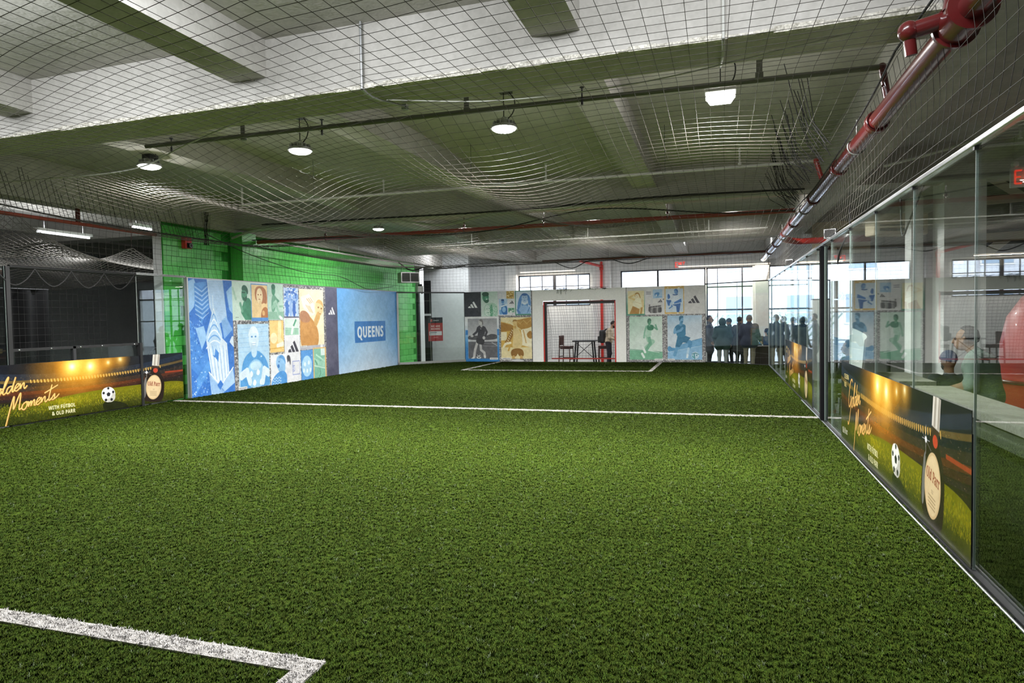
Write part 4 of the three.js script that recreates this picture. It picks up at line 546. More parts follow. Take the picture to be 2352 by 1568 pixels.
// glass
function pane(name, label, a, b, y0, y1, group) {
  const dx = b[0] - a[0], dz = b[1] - a[1], L = Math.hypot(dx, dz), t = thing(name, label, 'glass panel', [a[0], 0, a[1]], Math.atan2(-dz, dx), group);
  obj('pane', box(0.004, L - 0.004, y0, y1, -0.006, 0.006), M.glass, t);
  obj('edge_trim*', [box(0.001, 0.0035, y0, y1, -0.0065, 0.0065), box(L - 0.0035, L - 0.001, y0, y1, -0.0065, 0.0065)], M.glassEdge, t);
  return t;
}
{
  const js = [1.1, 0.6, -0.62, -1.84, -3.06, -4.28, -5.5, -6.72, -7.94, -9.16, -9.735, -10.38, -11.6, -12.82, -14.04, -15.26, -16.48, -17.7, -18.92, -19.94];
  const ord = ['first', 'second', 'third', 'fourth', 'fifth', 'sixth', 'seventh', 'eighth', 'ninth', 'tenth', 'eleventh', 'twelfth', 'thirteenth', 'fourteenth', 'fifteenth', 'sixteenth', 'seventeenth', 'eighteenth', 'nineteenth'];
  const n = js.length - 1; for (let k = 0; k < n; k++) pane('glass_panel', 'clear panel of the right glass wall, ' + ord[n - 1 - k] + ' from the far corner', [XR, js[k] === -9.735 ? -9.865 : js[k]], [XR, js[k + 1]], 0.02, H, 'right glass wall panels');
  const r = thing('top_rail', 'bright aluminium rail along the top of the right glass wall', 'rail', [XR, H, 0]); obj('rail_bar', rbox(0.05, 0.035, 21.05, 0.008, 0, 0.018, -9.42), M.alu, r);
  obj('clip*', js.slice(3).map((z) => cbox(0.035, 0.03, 0.025, 0, -0.005, z)), M.darkMetal, r);
  tag(obj('base_strip', [box(XR - 0.025, XR + 0.015, -0.02, 0.022, -19.94, 1.1)], M.black), 'black strip along the foot of the right glass wall', 'strip');
  tag(obj('cable', tube([[XR - 0.04, 0.012, -3], [XR - 0.05, 0.012, -6], [XR - 0.035, 0.012, -9], [XR - 0.04, 0.012, -12]], 0.009, 30, 6), M.alu), 'thin pale cable lying along the foot of the right glass', 'cable');
  tag(obj('steel_post', [box(1.325, 1.445, 0.023, 2.385, -9.86, -9.74)], M.matteBlack), 'black square steel post standing against the right glass wall', 'post');
  // chamfers
  const cl = [[C1[0], C1[1]], [C2[0], C2[1]]], mid = [C1[0] + (C2[0] - C1[0]) * 0.48, C1[1] + (C2[1] - C1[1]) * 0.48];
  pane('glass_panel', 'glass corner panel beside the blue QUEENS mural', cl[0], mid, 0.08, H - 0.03); pane('glass_panel', 'glass corner panel beside the black poster square', mid, cl[1], 0.08, H - 0.03);
  const f = thing('glazing_frame', 'grey metal frame around the far left glass corner', 'frame', [C1[0], 0, C1[1]], Math.atan2(-(C2[1] - C1[1]), C2[0] - C1[0])); const L = Math.hypot(C2[0] - C1[0], C2[1] - C1[1]);
  obj('post', box(0, 0.06, 0, H, -0.03, 0.03), M.galv, f); obj('head_rail', box(0, L, H - 0.04, H, -0.03, 0.03), M.darkMetal, f); obj('sill_rail', box(0, L, 0, 0.08, -0.03, 0.03), M.galv, f);
  const m2 = [C3[0] + (C4[0] - C3[0]) * 0.52, C3[1] + (C4[1] - C3[1]) * 0.52];
  pane('glass_panel', 'glass corner panel beside the blue runner poster', C3, m2, 0.02, H); pane('glass_panel', 'glass corner panel meeting the right glass wall', m2, C4, 0.02, H);
  const f2 = thing('top_rail', 'dark rail above the far right glass corner', 'rail', [C3[0], 0, C3[1]], Math.atan2(-(C4[1] - C3[1]), C4[0] - C3[0])); obj('rail_bar', box(0, Math.hypot(C4[0] - C3[0], C4[1] - C3[1]), H, H + 0.03, -0.02, 0.02), M.darkMetal, f2);
  tag(obj('base_strip', new THREE.BoxGeometry(Math.hypot(C4[0] - C3[0], C4[1] - C3[1]), 0.04, 0.03).rotateY(Math.atan2(-(C4[1] - C3[1]), C4[0] - C3[0])).translate((C3[0] + C4[0]) / 2, 0.005, (C3[1] + C4[1]) / 2), M.black), 'black strip along the foot of the far right glass corner', 'strip');
  // poster stuck behind the left corner
  const ang = Math.atan2(-(C2[1] - C1[1]), C2[0] - C1[0]), at = (u, d) => [C1[0] + (C2[0] - C1[0]) * u + Math.sin(ang) * -d, C1[1] + (C2[1] - C1[1]) * u - Math.cos(ang) * d];
  const [px, pz] = at(0.56, 0.03); const rp = thing('recruiting_poster', 'red and black poster hung behind the glass corner', 'poster', [px, 1.145, pz], ang); printPlane('sheet', texRedPoster, 0.52, 0.8, [0, 0, 0], 0, rp, 0.5); obj('backing', cbox(0.52, 0.8, 0.004, 0, 0, -0.003), M.white, rp);
  // left side
  const ls = [-9.36, -10.5]; pane('glass_panel', 'left glass panel between the mural and the dark gate', [XL, ls[1]], [XL, ls[0]], 0.02, H);
  const lz = [-7.05, -5.83, -4.61, -3.39, -2.17, -0.95, 0.27, 1.1]; const lo = ['the one touching the gate', 'second before the gate', 'third before the gate', 'fourth before the gate', 'fifth before the gate', 'sixth before the gate', 'last one behind the camera'];
  for (let k = 0; k < 7; k++) pane('glass_panel', 'clear panel of the left glass wall, ' + lo[k], [XL, lz[k]], [XL, lz[k + 1]], 0.02, H, 'left glass wall panels');
  const lr = thing('top_rail', 'pale rail above the left glass panel next to the mural', 'rail', [XL, H, -9.93]); obj('rail_bar', cbox(0.06, 0.04, 1.16, 0, 0.02, 0), M.galv, lr);
  const gt = thing('gate', 'dark framed gate with open top in the left pitch wall', 'gate', [XL, 0, -8.2]);
  obj('top_pipe', rod(V(0, 2.4, -1.15), V(0, 2.4, 1.08), 0.03, 12), M.black, gt); obj('frame_bar*', [box(-0.03, 0.03, 1.12, 1.16, -1.13, 1.09), box(-0.03, 0.03, 0, 0.04, -1.13, 1.09)], M.black, gt); obj('stile', box(-0.035, 0.065, 0, 1.16, -1.19, -1.14), M.black, gt); obj('stile', box(-0.03, 0.03, 0, 1.16, 0.08, 0.13), M.darkMetal, gt); obj('stile', box(-0.035, 0.035, 0, 2.4, 1.09, 1.15), M.black, gt);
  obj('pane', box(-0.006, 0.006, 0.04, 1.12, -1.13, 1.09), M.glass, gt); obj('bolt*', [-1.05, -0.4, 0.0, 0.5, 1.0].map((z) => sphere(0.014, 0.03, 1.14, z, 8, 6)), M.alu, gt);
  // banners
  const B = (label, x, zc, w, turn) => { const b = thing('advertising_banner', label, 'banner', [x, 0.478, zc], turn); printPlane('print', texBanner, w, 0.9, [0, 0, 0.002], 0, b, 0.22); obj('sheet', cbox(w, 0.9, 0.003, 0, 0, 0), M.black, b); };
  B('golden stadium banner with bottle and ball on the left pitch wall', XL + 0.045, -8.27, 4.12, Math.PI / 2);
  B('golden stadium banner with bottle nearest the camera on the right glass', XR - 0.014, -6.33, 4.1, -Math.PI / 2);
  B('golden stadium banner on the far part of the right glass', XR - 0.014, -12.98, 4.2, -Math.PI / 2);
  // near end boards behind the camera
  const nb = thing('end_boards', 'white boards of the near end behind the camera', 'board', [0, 0, ZN]); obj('backing_board', [box(XL, -5.6, 0, H, 0, 0.05), box(-3.1, XR, 0, H, 0, 0.05), box(-5.6, -3.1, 1.99, H, 0, 0.05)], M.board, nb);
}

// ---------------------------------------------------------------- lamps
function highBay(label, [x, y, z], cap, square, power = 1) {
  const t = thing('high_bay_lamp', label, 'lamp', [x, y, z]);
  if (square) {
    obj('housing', [rbox(0.3, 0.05, 0.3, 0.015, 0, 0.09, 0), cyl(0.05, 0.05, 0.06, 0, 0.14, 0, 14)], M.white, t);
    obj('lens', new THREE.CylinderGeometry(0.19, 0.14, 0.06, 4, 1).rotateY(Math.PI / 4).translate(0, 0.035, 0), M.lampLens, t);
  } else {
    const fins = []; for (let k = 0; k < 16; k++) fins.push(new THREE.BoxGeometry(0.05, 0.045, 0.006).translate(0.105, 0.085, 0).rotateY(k * Math.PI / 8));
    obj('housing', [cyl(0.15, 0.155, 0.03, 0, 0.045, 0, 28), cyl(0.08, 0.1, 0.07, 0, 0.09, 0, 20), ...fins], M.galv, t);
    obj('lens', new THREE.SphereGeometry(0.14, 24, 8, 0, 6.2832, Math.PI * 0.5, Math.PI * 0.5).scale(1, 0.3, 1).translate(0, 0.03, 0), M.lampLens, t);
    obj('hook', new THREE.TorusGeometry(0.025, 0.005, 6, 14).translate(0, 0.145, 0), M.galv, t);
  }
  obj('junction_box', cbox(0.14, 0.06, 0.14, 0.02, cap - y - 0.03, 0), M.darkMetal, t);
  obj('cable', [rod(V(0, square ? 0.16 : 0.165, 0), V(0, cap - y - 0.05, 0), 0.006, 6), tube([[0.03, 0.12, 0], [0.12, 0.2, 0.02], [0.14, (cap - y) * 0.65, 0.02], [0.06, cap - y - 0.05, 0]], 0.007, 16, 5)], M.black, t);
  const s = new THREE.SpotLight(lin(1.0, 0.985, 0.96), LAMP * power, 0, Math.PI / 2, 0.42, 2); s.position.set(0, square ? -0.01 : -0.03, 0); s.target.position.set(0, -3, 0); s.castShadow = true; s.shadow.radius = 6; t.add(s, s.target);
  const side = new THREE.PointLight(lin(1.0, 0.985, 0.96), LAMP * power * (square ? 0.035 : 0.018)); side.position.set(0, -0.035, 0); side.castShadow = true; side.shadow.radius = 5; t.add(side);   // what the domed lens throws sideways
  return t;
}
highBay('bright round high bay lamp nearest the left beam', [-7.4, 3.62, -7.15], 3.8, false, 1.25);
highBay('bright round high bay lamp above the QUEENS side, second from left', [-5.1, 3.65, -7.3], SLAB);
highBay('bright round high bay lamp hanging over the middle of the pitch', [-2.35, 3.65, -7.3], SLAB);
highBay('bright square ceiling lamp hanging right of the joist', [0.035, 3.62, -7.0], SLAB, true);
highBay('round high bay lamp near the green wall, behind the middle girder', [-8.4, 3.82, -15.3], SLAB - 0.01, false, 0.5);
highBay('round high bay lamp behind the middle girder, second from the green wall', [-5.6, 3.92, -14.2], SLAB - 0.01, false, 1.0);
highBay('round high bay lamp behind the middle girder, second from the red main', [-2.6, 3.92, -14.2], SLAB - 0.01, false, 1.0);
highBay('round high bay lamp behind the middle girder next to the red main', [0.3, 3.92, -14.2], SLAB - 0.01, false, 1.0);
function fluorescent(label, [x, y, z], len, turn, lit, up = 0, warm = false, tilt = 0) {
  const t = thing('fluorescent_light', label, 'light fixture', [x, y, z], turn), top = Math.min(SLAB - y, 0.9);
  obj('housing', cbox(0.12, 0.05, len, 0, 0.05, 0).rotateZ(tilt), M.white, t); obj('tube', new THREE.CylinderGeometry(0.018, 0.018, len - 0.06, 10).rotateX(Math.PI / 2).translate(0, 0.0, 0).rotateZ(tilt), warm ? M.warmTube : M.tubeGlow, t);
  obj('hanger*', [-1, 1].map((s) => rod(V(0, 0.07, s * len * 0.35), V(0, top, s * len * 0.35), 0.004, 5)), M.galv, t);
  const glow = (k, dy, rx) => { const l = new THREE.RectAreaLight(warm ? lin(1, 0.9, 0.78) : lin(0.92, 0.95, 1), TUBE * k, 0.1, len - 0.06); l.position.set(-Math.sin(tilt) * dy, Math.cos(tilt) * dy, 0); l.quaternion.setFromAxisAngle(V(0, 0, 1), tilt).multiply(new THREE.Quaternion().setFromAxisAngle(V(1, 0, 0), rx)); l.castShadow = true; t.add(l); };
  glow(lit, -0.03, -Math.PI / 2); if (up) glow(up, 0.085, Math.PI / 2);
}
for (const [x, w] of [[-7.7, 'leftmost of the row before the lit girder'], [-5.6, 'second from left before the lit girder'], [-2.75, 'before the lit girder beside the grey conduit'], [-0.1, 'before the lit girder nearest the red main']]) fluorescent('ceiling strip light above the frame, ' + w, [x, 4.0, -3.5], 1.9, Math.PI / 2, STRIP, 0, false, 0.55);
fluorescent('lit white fluorescent tube over the neighbouring field', [-12.4, 3.3, -9.85], 1.2, 0.05, 5, 4);
fluorescent('lit white fluorescent tube beside the end of the green wall', [-11.25, 3.46, -10.75], 0.8, 0.05, 4, 2.5);
fluorescent('lit fluorescent tube deep in the neighbouring field at the frame edge', [-15.0, 3.35, -9.0], 1.2, 0.05, 6, 5);
fluorescent('long pale tube light above the small-paned window', [-6.5, 3.3, ZW + 0.4], 2.3, Math.PI / 2, 3, 0, true);
fluorescent('long pale tube light right of the exit sign', [0.2, 3.28, ZW + 0.4], 3.3, Math.PI / 2, 3, 0, true);
fluorescent('pale tube light above the lobby glazing', [3.6, 3.28, ZW + 0.4], 2.6, Math.PI / 2, 2, 0, true);
for (const [x, w] of [[-9.2, 'behind the glass corner at the green wall'], [-5.2, 'above the space behind the goal'], [-1.2, 'above the space behind the runner posters'], [2.2, 'above the group of people']]) fluorescent('ceiling strip light hidden beyond the last girder, ' + w, [x, 4.06, -22.4], 1.9, Math.PI / 2, 6.5);
fluorescent('lit tube on the lobby ceiling near the air conditioner', [3.9, 3.55, -16.5], 1.2, 0, 0.2);
fluorescent('lit tube on the lobby ceiling above the red punch bag', [5.2, 3.55, -9.0], 1.2, 0, 0.15);

// ---------------------------------------------------------------- pipes and cables
const ring = (p, R, r, axis) => { const g = new THREE.TorusGeometry(R, r, 8, 20); if (axis === 'x') g.rotateY(Math.PI / 2); if (axis === 'y') g.rotateX(Math.PI / 2); return g.translate(p.x, p.y, p.z); };
{
  const t = thing('sprinkler_main', 'thick glossy red sprinkler main running above the right glass wall', 'pipe', [0, 0, 0]);
  const at = (z) => V(1.375, 3.2, z);
  obj('pipe', rod(at(-3.0), at(-22.3), 0.078, 24), M.redDark, t);
  for (const z of [-6.7, -8.65, -10.85, -13.6, -15.2, -17.5, -19.6]) obj('coupling', [new THREE.CylinderGeometry(0.096, 0.096, 0.07, 24).rotateX(Math.PI / 2).translate(1.375, 3.2, z), ring(at(z - 0.04), 0.088, 0.012), ring(at(z + 0.04), 0.088, 0.012)], M.redDark, t);
  obj('valve_body', [new THREE.CylinderGeometry(0.11, 0.11, 0.26, 24).rotateX(Math.PI / 2).translate(1.375, 3.2, -4.5), new THREE.CylinderGeometry(0.13, 0.13, 0.03, 24).rotateX(Math.PI / 2).translate(1.375, 3.2, -4.36), new THREE.CylinderGeometry(0.13, 0.13, 0.03, 24).rotateX(Math.PI / 2).translate(1.375, 3.2, -4.64), cyl(0.06, 0.08, 0.18, 1.36, 3.36, -4.55), sphere(0.07, 1.34, 3.44, -4.6, 16, 12), rod(V(1.375, 3.24, -4.58), V(1.13, 3.2, -4.62), 0.05, 16), sphere(0.062, 1.12, 3.2, -4.62, 14, 10), rod(V(1.12, 3.2, -4.62), V(1.14, 3.06, -4.64), 0.035, 12)], M.redDark, t);
  for (const z of [-7.6, -11.9, -15.9]) obj('hanger', [rod(V(1.375, 3.27, z), V(1.375, 3.47, z), 0.008, 6), ring(at(z), 0.086, 0.008)], M.galv, t);
  obj('branch', [tube([[1.4, 3.2, -16.4], [1.55, 3.14, -16.25], [1.75, 3.1, -16.2], [2.1, 3.1, -16.2]], 0.072, 16, 18), rod(V(2.1, 3.1, -16.2), V(3.2, 3.1, -16.2), 0.072, 18)], M.red, t);
  const c = thing('cross_pipe', 'dark red pipe crossing the whole pitch below the middle girder', 'pipe', [0, 3.33, -12.72]);
  obj('pipe', rod(V(-10.1, 0, 0), V(1.32, -0.02, 0), 0.042, 16), M.red, c); for (const x of [-8.3, -5.0, -3.3, -0.9]) obj('hanger', [ring(V(x, 0.005, 0), 0.05, 0.01, 'x'), rod(V(x, 0.05, 0), V(x, 0.25, 0), 0.008, 6), cyl(0.03, 0.03, 0.04, x, 0.08, 0, 10)], M.redDark, c);
  const c2 = thing('cross_pipe', 'thin dark red pipe below the last girder before the windows', 'pipe', [0, 3.22, -19.8]); obj('pipe', rod(V(-5.2, 0, 0), V(1.3, 0, 0), 0.035, 14), M.redDark, c2); obj('hanger*', [-4, -1.5].map((x) => rod(V(x, 0.03, 0), V(x, 0.36, 0), 0.007, 6)), M.galv, c2);
  const l = thing('side_pipe', 'faded red pipe running below the left beam', 'pipe', [-10.5, 3.25, 0]); obj('pipe', rod(V(0, 0.02, -3), V(0, -0.01, -10.24), 0.03, 14), M.paleRed, l); for (const z of [-5.0, -8.6]) obj('hanger', box(-0.02, 0.02, 0.02, 0.25, z - 0.03, z + 0.03), M.redDark, l);
  const s = thing('standpipe', 'bright red standpipe on the pier between the windows', 'pipe', [-4.33, 0, ZW + 0.42]);
  obj('riser', rod(V(0, FL, 0), V(0, 3.42, 0), 0.055, 18), M.redBright, s); obj('elbow', [sphere(0.08, 0, 3.42, 0, 16, 12), cyl(0.075, 0.075, 0.1, 0, 3.33, 0)], M.redBright, s); obj('arm', rod(V(0, 3.42, 0), V(-0.5, 3.52, 1.6), 0.05, 16), M.redBright, s); obj('support', rod(V(0, 3.42, 0), V(0, 3.6, 0), 0.05, 14), M.redBright, s);

  const b1 = thing('sprinkler_branch', 'olive sprinkler branch pipe across the nearest lamp bay', 'pipe', [0, 3.52, -6.15]);
  obj('pipe', rod(V(-6.3, 0.03, 0.1), V(1.3, 0, -0.05), 0.024, 12), M.olivePipe, b1); obj('drop', [sphere(0.035, 1.31, 0, -0.05, 12, 8), rod(V(1.31, 0, -0.05), V(1.35, -0.26, -0.05), 0.03, 12)], M.redDark, b1);
  for (const x of [-5.0, -2.35, 0.35]) obj('bracket', [cbox(0.05, 0.6, 0.012, x, 0.32, 0.04), cyl(0.035, 0.035, 0.05, x, 0.02, 0.03, 10)], M.olivePipe, b1); for (const x of [-4.0, -1.2, -6.0]) obj('sprinkler', [cyl(0.008, 0.008, 0.09, x, 0.06, 0.03, 8), cyl(0.022, 0.022, 0.008, x, 0.11, 0.03, 10), cyl(0.012, 0.012, 0.06, x, -0.02, 0.03, 8)], M.darkMetal, b1);
  const b2 = thing('sprinkler_branch', 'white sprinkler branch pipe behind the hanging lamps', 'pipe', [0, 3.5, -9.5]);
  obj('pipe', [rod(V(-7.75, 0, 0.1), V(1.22, 0, -0.1), 0.022, 12), rod(V(-7.75, 0, 0.1), V(-7.75, 0.3, 0.1), 0.02, 10)], M.whitePipe, b2); obj('drop', [sphere(0.04, 1.25, 0, -0.1, 12, 8), rod(V(1.25, 0, -0.1), V(1.32, -0.24, -0.1), 0.032, 12)], M.red, b2);
  for (const x of [-5.1, -2.42, 0.29]) obj('sprinkler', [cyl(0.014, 0.014, 0.2, x, 0.1, 0, 8), cyl(0.025, 0.02, 0.03, x, 0.02, 0, 10), cyl(0.016, 0.02, 0.04, x, 0.22, 0, 8), cyl(0.024, 0.024, 0.006, x, 0.26, 0, 10)], M.whitePipe, b2); obj('hanger*', [-6.4, -3.6, -0.7].map((x) => rod(V(x, 0, 0), V(x, 0.65, 0), 0.004, 5)), M.darkMetal, b2);
  const b3 = thing('sprinkler_branch', 'thin white sprinkler pipe behind the red cross pipe', 'pipe', [0, 3.46, -16.3]); obj('pipe', rod(V(-7.5, -0.02, 0), V(1.1, 0, 0), 0.018, 10), M.whitePipe, b3); obj('sprinkler*', [-6.2, -3.1, -0.2].map((x) => rod(V(x, 0, 0), V(x, 0.26, 0), 0.012, 8)), M.whitePipe, b3);
  const b4 = thing('sprinkler_branch', 'thin white sprinkler pipe furthest from the camera', 'pipe', [0, 3.48, -17.6]); obj('pipe', rod(V(-4.8, -0.02, 0), V(1.0, 0.02, 0), 0.018, 10), M.whitePipe, b4); obj('sprinkler*', [-3.4, -0.6].map((x) => rod(V(x, 0, 0), V(x, 0.3, 0), 0.012, 8)), M.whitePipe, b4);
  const br = thing('sprinkler_branch', 'pale lobby sprinkler pipe above the right glass', 'pipe', [0, 0, 0]); obj('pipe', tube([[2.1, 3.4, -9.8], [2.6, 3.42, -9.2], [3.4, 3.55, -8.5], [4.6, 3.55, -7.6]], 0.02, 20, 8), M.whitePipe, br); obj('sprinkler', [cyl(0.012, 0.012, 0.14, 3.2, 3.45, -8.7, 8), cyl(0.025, 0.025, 0.01, 3.2, 3.38, -8.7, 8)], M.whitePipe, br);

  // conduits and cables
  tag(obj('conduit', [rod(V(-3.02, SLAB, -5.27), V(-3.02, SOF - 0.02, -5.27), 0.014, 10), tube([[-3.02, SOF - 0.02, -5.27], [-3.0, SOF - 0.05, -5.4], [-2.85, SOF - 0.05, -5.75]], 0.014, 12, 8), cbox(0.05, 0.05, 0.05, -2.85, SOF - 0.05, -5.77)], M.galv), 'grey conduit dropping down the lit girder face', 'conduit');
  tag(obj('conduit', [rod(V(0.05, SLAB, -5.27), V(0.05, SOF - 0.02, -5.27), 0.012, 10), tube([[0.05, SOF - 0.02, -5.27], [0.05, SOF - 0.04, -5.5], [0.03, SOF + 0.0, -5.9]], 0.012, 12, 8)], M.whitePipe), 'white conduit on the lit girder above the square lamp', 'conduit');
  tag(obj('conduit', rod(V(-10.0, 3.36, -12.9), V(-9.9, 3.34, -22.0), 0.025, 10), M.whitePipe), 'white conduit run along the top of the green wall', 'conduit');
  { const hr = thing('conduit_support', 'thin steel rods holding the conduit above the green wall', 'support', [0, 0, 0]); obj('rod*', [-14.5, -15.9, -17.3, -18.1].map((z) => rod(V(-9.97, 3.35, z), V(-9.97, SLAB, z), 0.006, 6)), M.galv, hr); }
  const cable = (label, pts, r, m, n = 40) => tag(obj('cable', tube(pts, r, n, 6), m), label, 'cable');
  cable('pale flexible pipe waving along the middle girder', [[-10.2, 3.35, -12.0], [-9.6, 3.5, -12.05], [-7.5, 3.52, -12.05], [-6.2, 3.5, -12.1], [-5.2, 3.36, -12.1], [-4.2, 3.5, -12.1], [-2, 3.54, -12.1], [1.3, 3.52, -12.1]], 0.026, M.palePipe, 60);
  cable('bundle of black cables along the middle girder edge', [[-9.4, 3.6, -12.0], [-6.5, 3.57, -12.05], [-4.0, 3.55, -12.08], [-1.0, 3.6, -12.05], [1.4, 3.57, -12.1]], 0.018, M.rubber);
  cable('black cable drooping below the red cross pipe', [[-10.0, 3.34, -12.4], [-7.2, 3.28, -12.5], [-4.5, 3.24, -12.5], [-2.2, 3.5, -12.3], [0.2, 3.3, -12.5], [1.3, 3.3, -12.6]], 0.012, M.rubber);
  cable('thin black rope sagging in front of the green wall', [[-9.9, 3.3, -10.9], [-9.9, 3.0, -12.2], [-9.88, 2.72, -14.2], [-9.88, 2.7, -15.8], [-9.9, 2.5, -16.8], [-9.95, 2.42, -17.4], [-9.9, 2.55, -18.9]], 0.008, M.cordDark);
  cable('thick black cable looping at the heater', [[-9.9, 3.35, -19.3], [-9.6, 3.1, -19.6], [-9.3, 3.25, -20.2], [-8.9, 3.2, -20.6], [-8.2, 3.28, -20.9]], 0.02, M.rubber);
  cable('black cable hanging below the far girder, left loop', [[-5.0, 3.25, -20.2], [-4.4, 3.02, -20.4], [-3.9, 3.2, -20.3], [-3.5, 3.26, -20.3]], 0.014, M.rubber, 24);
  cable('black cable hanging below the far girder, right loop', [[-3.2, 3.26, -20.3], [-2.6, 3.08, -20.3], [-2.0, 3.22, -20.3], [-1.6, 3.28, -20.3]], 0.014, M.rubber, 24);
  cable('black cable draped over the right glass rail', [[1.5, 2.75, -8.7], [1.42, 2.42, -8.3], [1.36, 2.2, -8.5], [1.4, 2.05, -8.9], [1.45, 2.3, -9.2]], 0.01, M.rubber, 24);
  cable('black cable hook hanging under the right glass rail', [[1.45, 2.42, -6.2], [1.43, 2.1, -6.05], [1.43, 2.2, -5.85], [1.46, 2.42, -5.6]], 0.008, M.rubber, 24);
  cable('pale rope along the net edge at the upper left', [[-9.6, 3.42, -6.3], [-8.2, 3.38, -6.3], [-6.6, 3.36, -6.2], [-5.6, 3.46, -5.9], [-4.3, 3.56, -5.5]], 0.008, M.rope);
  cable('pale cable strung below the lit girder', [[-2.9, 3.52, -5.5], [-1.9, 3.46, -5.7], [-0.6, 3.5, -5.8], [0.6, 3.56, -5.6], [1.3, 3.6, -5.5]], 0.006, M.rope);
}

// ---------------------------------------------------------------- netting
const sup = [[1.1, 3.42], [-5.7, 3.42], [-12.65, 3.26], [-19.6, 3.22], [-21.1, 3.26]];
const nf = fbm(256, [[4, 1], [9, 0.6], [22, 0.25]], 301); const nz = (x, z) => { const u = ((x * 9.3) % 256 + 256) % 256, v = ((z * 9.3) % 256 + 256) % 256, i = Math.floor(u), j = Math.floor(v), a = u - i, b = v - j, q = (p, r) => nf[(r % 256) * 256 + (p % 256)]; return (q(i, j) * (1 - a) + q(i + 1, j) * a) * (1 - b) + (q(i, j + 1) * (1 - a) + q(i + 1, j + 1) * a) * b; };
function netY(x, z) {
  let k = 0; while (k < sup.length - 2 && z < sup[k + 1][0]) k++;
  const t = Math.max(0, Math.min(1, (sup[k][0] - z) / (sup[k][0] - sup[k + 1][0]))), base = sup[k][1] + (sup[k + 1][1] - sup[k][1]) * t, w = 0.5 + 0.5 * Math.cos(6.2832 * (x + 2.1 + (z + 9) * 0.12) / 3.6);
  const A = [0.12 + 0.08 * w, 0.12 + 0.32 * Math.pow(w, 1.5), 0.12 + 0.16 * w, 0.04][k], edge = Math.min(1, (x - XL) / 1.4, (XR - x) / 3.2);
  return base - A * Math.pow(4 * t * (1 - t), 0.8) * (0.35 + 0.65 * Math.max(0, edge)) + 0.05 * nz(x, z) - 0.05 * Math.max(0, 1 - (x - XL) / 1.2) * Math.max(0, Math.min(1, (-z - 5) / 3));
}
{
  const cell = 0.13, x0 = XL + 0.06, x1 = XR - 0.1, ni = Math.round((x1 - x0) / cell), z0 = 1.1, z1 = -21.1, nj = Math.round((z0 - z1) / cell);
  const top = (i, j) => { let x = x0 + (x1 - x0) * i / ni, z = z0 + (z1 - z0) * j / nj; const a = x + 0.05 * nz(x + 31, z), b = Math.max(z1, z + 0.06 * nz(x, z + 57) - 0.3 * Math.max(0, -2.5 - x) * Math.max(0, Math.min(1, (z + 19) / 8))); const g = 0.06 * Math.sin(x * 1.75 + z * 0.35); return V(i === 0 || i === ni ? x : a + g * 0.6, netY(a, b), j === 0 || j === nj ? z : b); };
  const segs = gridSegs(top, ni, nj);
  tag(cordObj('ceiling_net', segs, 0.0023, M.cord), 'sagging square-mesh net stretched over the whole pitch', 'net');
  const side = (fixed, n0, n1, label, name) => {  // vertical nets from the wall top up to the ceiling net
    const nv = 8, nn = Math.round(Math.abs(n1 - n0) / cell), P = (i, j) => { const s = n0 + (n1 - n0) * i / nn, v = j / nv; const [x, z, out] = fixed(s); const yt = netY(Math.min(x1, Math.max(x0, x)), z); const bow = 0.05 * Math.sin(Math.PI * v) * (1 + nz(s * 3, v * 4)); return V(x + out[0] * bow, H + 0.02 + (yt - H - 0.02) * v, z + out[1] * bow); };
    tag(cordObj(name, gridSegs(P, nn, nv), 0.0022, M.cord), label, 'net');
  };
  side((s) => [x0, s, [-1, 0]], 1.1, -19.4, 'vertical net above the left pitch wall', 'side_net');
  side((s) => [x1 + (s < 0 ? 0.02 : 0), s, [1, 0]], 1.1, -19.94, 'vertical net above the right glass wall', 'side_net');
  side((s) => [s, ZE + 0.03, [0, -1]], -8.3, -0.4, 'vertical net above the far goal boards', 'side_net');
  side((s) => [C1[0] + (C2[0] - C1[0]) * s / 2.42, C1[1] + (C2[1] - C1[1]) * s / 2.42, [-0.7, -0.7]], 0, 2.42, 'vertical net above the far left glass corner', 'side_net');
  side((s) => [C3[0] + (C4[0] - C3[0]) * s / 2.1 - 0.02, C3[1] + (C4[1] - C3[1]) * s / 2.1, [0.5, -0.8]], 0, 2.1, 'vertical net above the far right glass corner', 'side_net');
  side((s) => [s, ZN - 0.02, [0, 1]], XL, XR, 'vertical net above the near end boards behind the camera', 'side_net');
  // edge ropes
  const edge = (label, f, a, b, n = 60) => { const p = []; for (let i = 0; i <= n; i++) { const s = a + (b - a) * i / n; p.push(f(s)); } tag(obj('net_rope', tube(p, 0.009, n * 2, 5), M.cordDark), label, 'rope'); };
  edge('black rope edging the net above the right glass wall', (z) => V(x1, netY(x1, z) + 0.02 + 0.03 * nz(z * 4, 3), z), 1, -19.9);
  edge('black rope edging the net above the far goal boards', (x) => V(x, netY(x, -21.08) + 0.02, ZE + 0.03), -8.3, -0.4, 30);
  edge('black rope edging the net above the left wall', (z) => V(x0, netY(x0, z) + 0.01, z), 1, -19.4);
  // gathered strands on the left beam and on the right
  const lace = []; for (let k = 0; k < 60; k++) { const z = -5.9 - k * 0.085 + rr(-0.02, 0.02), x = x0 - 0.02; lace.push([V(x, netY(x0, z), z), V(-10.24, 3.62 + rr(0, 0.35), z + rr(-0.06, 0.06))]); }
  for (let k = 0; k < 16; k++) lace.push([V(x0 + rr(-0.05, 0.05), 3.1, -11.05 + rr(-0.05, 0.05)), V(-10.2 + rr(-0.03, 0.1), 3.8, -11.2 + rr(-0.12, 0.12))]);
  tag(cordObj('lacing', lace, 0.0045, M.cordDark), 'row of dark lacing strands tying the net to the left beam', 'lacing', null, 'stuff');
